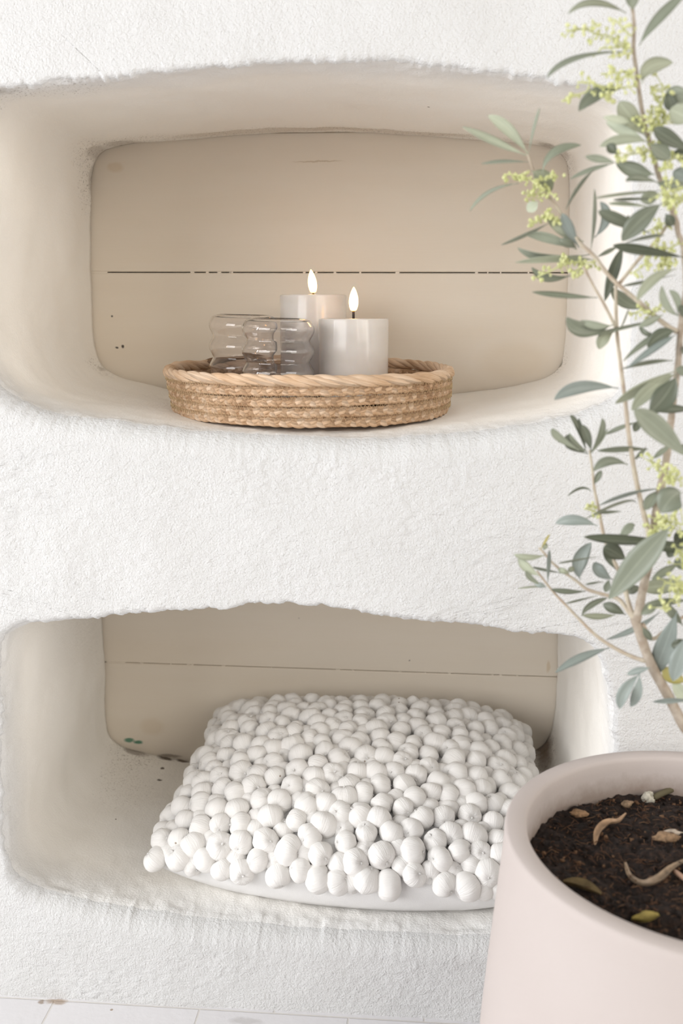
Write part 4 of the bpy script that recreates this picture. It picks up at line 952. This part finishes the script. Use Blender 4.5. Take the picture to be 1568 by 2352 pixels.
foliage(lowr, [
 (cC, (1220, 1360), (1052, 1812), 118, 'b', (1140, 1590)), (cC, (1290, 1520), (1190, 1835), 105, 'b', (1235, 1680)), (cC, (1290, 1840), (1130, 1740), 95, 'y', (1190, 1800), 0.015), (cC, (1340, 1990), (1195, 1830), 80, 'p', (1260, 1930), 0.01),
 (cC, (1035, 1745), (880, 1790), 38, 'b'), (cC, (970, 1785), (832, 2022), 70, 'b', (865, 1900)), (cC, (965, 1790), (905, 2008), 58, 'b', (950, 1910)), (cC, (1310, 1965), (1058, 1975), 28, 'b'),
 (cC, (985, 1470), (1045, 1560), 40, 'd'), (cC, (1300, 1570), (1180, 1600), 60, 'd'), (cC, (970, 1390), (1080, 1310), 60, 'g'), (cC, (1300, 1290), (1000, 1320), 45, 'g')], YT - 0.012)
mmap = lambda f, *pts: [f(*p) for p in pts]
for par, f, pts, n, spr, dy in [
 (lead, cA, ((1170, 310), (1060, 245), (980, 235), (900, 200), (770, 210)), 22, 0.0075, 0.0), (lead, cA, ((1215, 250), (1120, 150), (1090, 130)), 9, 0.006, 0.0), (lead, cA, ((1225, 350), (1180, 320), (1000, 330)), 12, 0.006, 0.0), (lead, cA, ((1220, 360), (1060, 390)), 4, 0.003, 0),
 (lead, cA, ((1240, 480), (1080, 500), (1010, 505)), 9, 0.006, 0), (lead, cA, ((1230, 590), (1080, 600), (950, 570), (850, 560)), 16, 0.008, 0), (lead, cA, ((1060, 620), (1060, 700)), 9, 0.006, 0), (lead, cA, ((1000, 600), (870, 640), (740, 690)), 9, 0.005, 0), (lead, cA, ((1240, 530), (1160, 520)), 7, 0.006, 0),
 (lead, cA, ((1350, 880), (1400, 780), (1430, 680), (1425, 570)), 40, 0.0095, 0.01), (lead, cA, ((1310, 870), (1250, 790)), 9, 0.006, 0), (lead, cA, ((1380, 900), (1460, 800), (1490, 740)), 16, 0.009, 0.01), (lead, cA, ((1350, 1030), (1290, 1040), (1180, 1060), (1130, 1090)), 22, 0.008, 0), (lead, cA, ((1400, 930), (1400, 1060)), 10, 0.007, 0.01),
 (lead, cA, ((1420, 1170), (1500, 1080), (1560, 1100)), 14, 0.007, 0), (lead, cA, ((1430, 1300), (1500, 1340), (1580, 1350)), 36, 0.011, -0.012), (lead, cA, ((1500, 1500), (1400, 1540), (1350, 1570)), 12, 0.006, 0.01),
 (side1, cA, ((600, 1290), (520, 1220), (440, 1195), (345, 1190)), 24, 0.0055, 0.03), (side1, cA, ((620, 1300), (560, 1330), (500, 1335)), 18, 0.007, 0.03), (side1, cA, ((650, 1220), (690, 1190)), 7, 0.004, 0.03), (side1, cA, ((640, 1310), (690, 1330)), 6, 0.004, 0.03),
 (side1, cA, ((720, 1480), (620, 1490), (520, 1525)), 17, 0.006, 0.03), (side1, cA, ((640, 1490), (640, 1440)), 6, 0.004, 0.03), (side1, cA, ((740, 1500), (690, 1495)), 6, 0.004, 0.03),
 (side1, cB, ((970, 310), (850, 300), (740, 330), (650, 370), (580, 400)), 28, 0.0065, 0.025), (side1, cB, ((900, 320), (830, 370), (820, 420)), 14, 0.006, 0.025), (side1, cB, ((780, 300), (755, 240)), 5, 0.004, 0.025),
 (lead, cB, ((1400, 170), (1330, 290), (1240, 370)), 14, 0.008, 0.01), (lead, cB, ((1510, 180), (1480, 240), (1490, 330)), 18, 0.009, 0.01), (lead, cB, ((1440, 190), (1430, 370)), 12, 0.006, 0.01),
 (side1, cB, ((1350, 650), (1290, 630), (1220, 660)), 12, 0.006, 0.01), (side1, cB, ((1360, 650), (1420, 620)), 6, 0.004, 0.01),
 (lead, cC, ((1140, 420), (1080, 370), (1020, 345)), 12, 0.007, -0.005), (lead, cC, ((1130, 420), (1160, 460), (1230, 480)), 26, 0.010, -0.012), (shoot, cC, ((700, 720), (660, 690), (590, 670)), 9, 0.005, 0.012),
 (lead, cC, ((1160, 730), (1090, 790), (1030, 850)), 26, 0.008, -0.012), (lead, cC, ((1090, 740), (1180, 760), (1260, 780)), 26, 0.011, -0.012), (lead, cC, ((1290, 900), (1260, 1010), (1250, 1060)), 20, 0.010, -0.015),
 (lead, cC, ((1270, 1180), (1190, 1180), (1130, 1170)), 16, 0.008, -0.02), (lead, cC, ((1260, 1240), (1180, 1290), (1110, 1350)), 20, 0.009, -0.02)]:
    bud_cluster(par, mmap(f, *pts), n, YT + dy, spr)
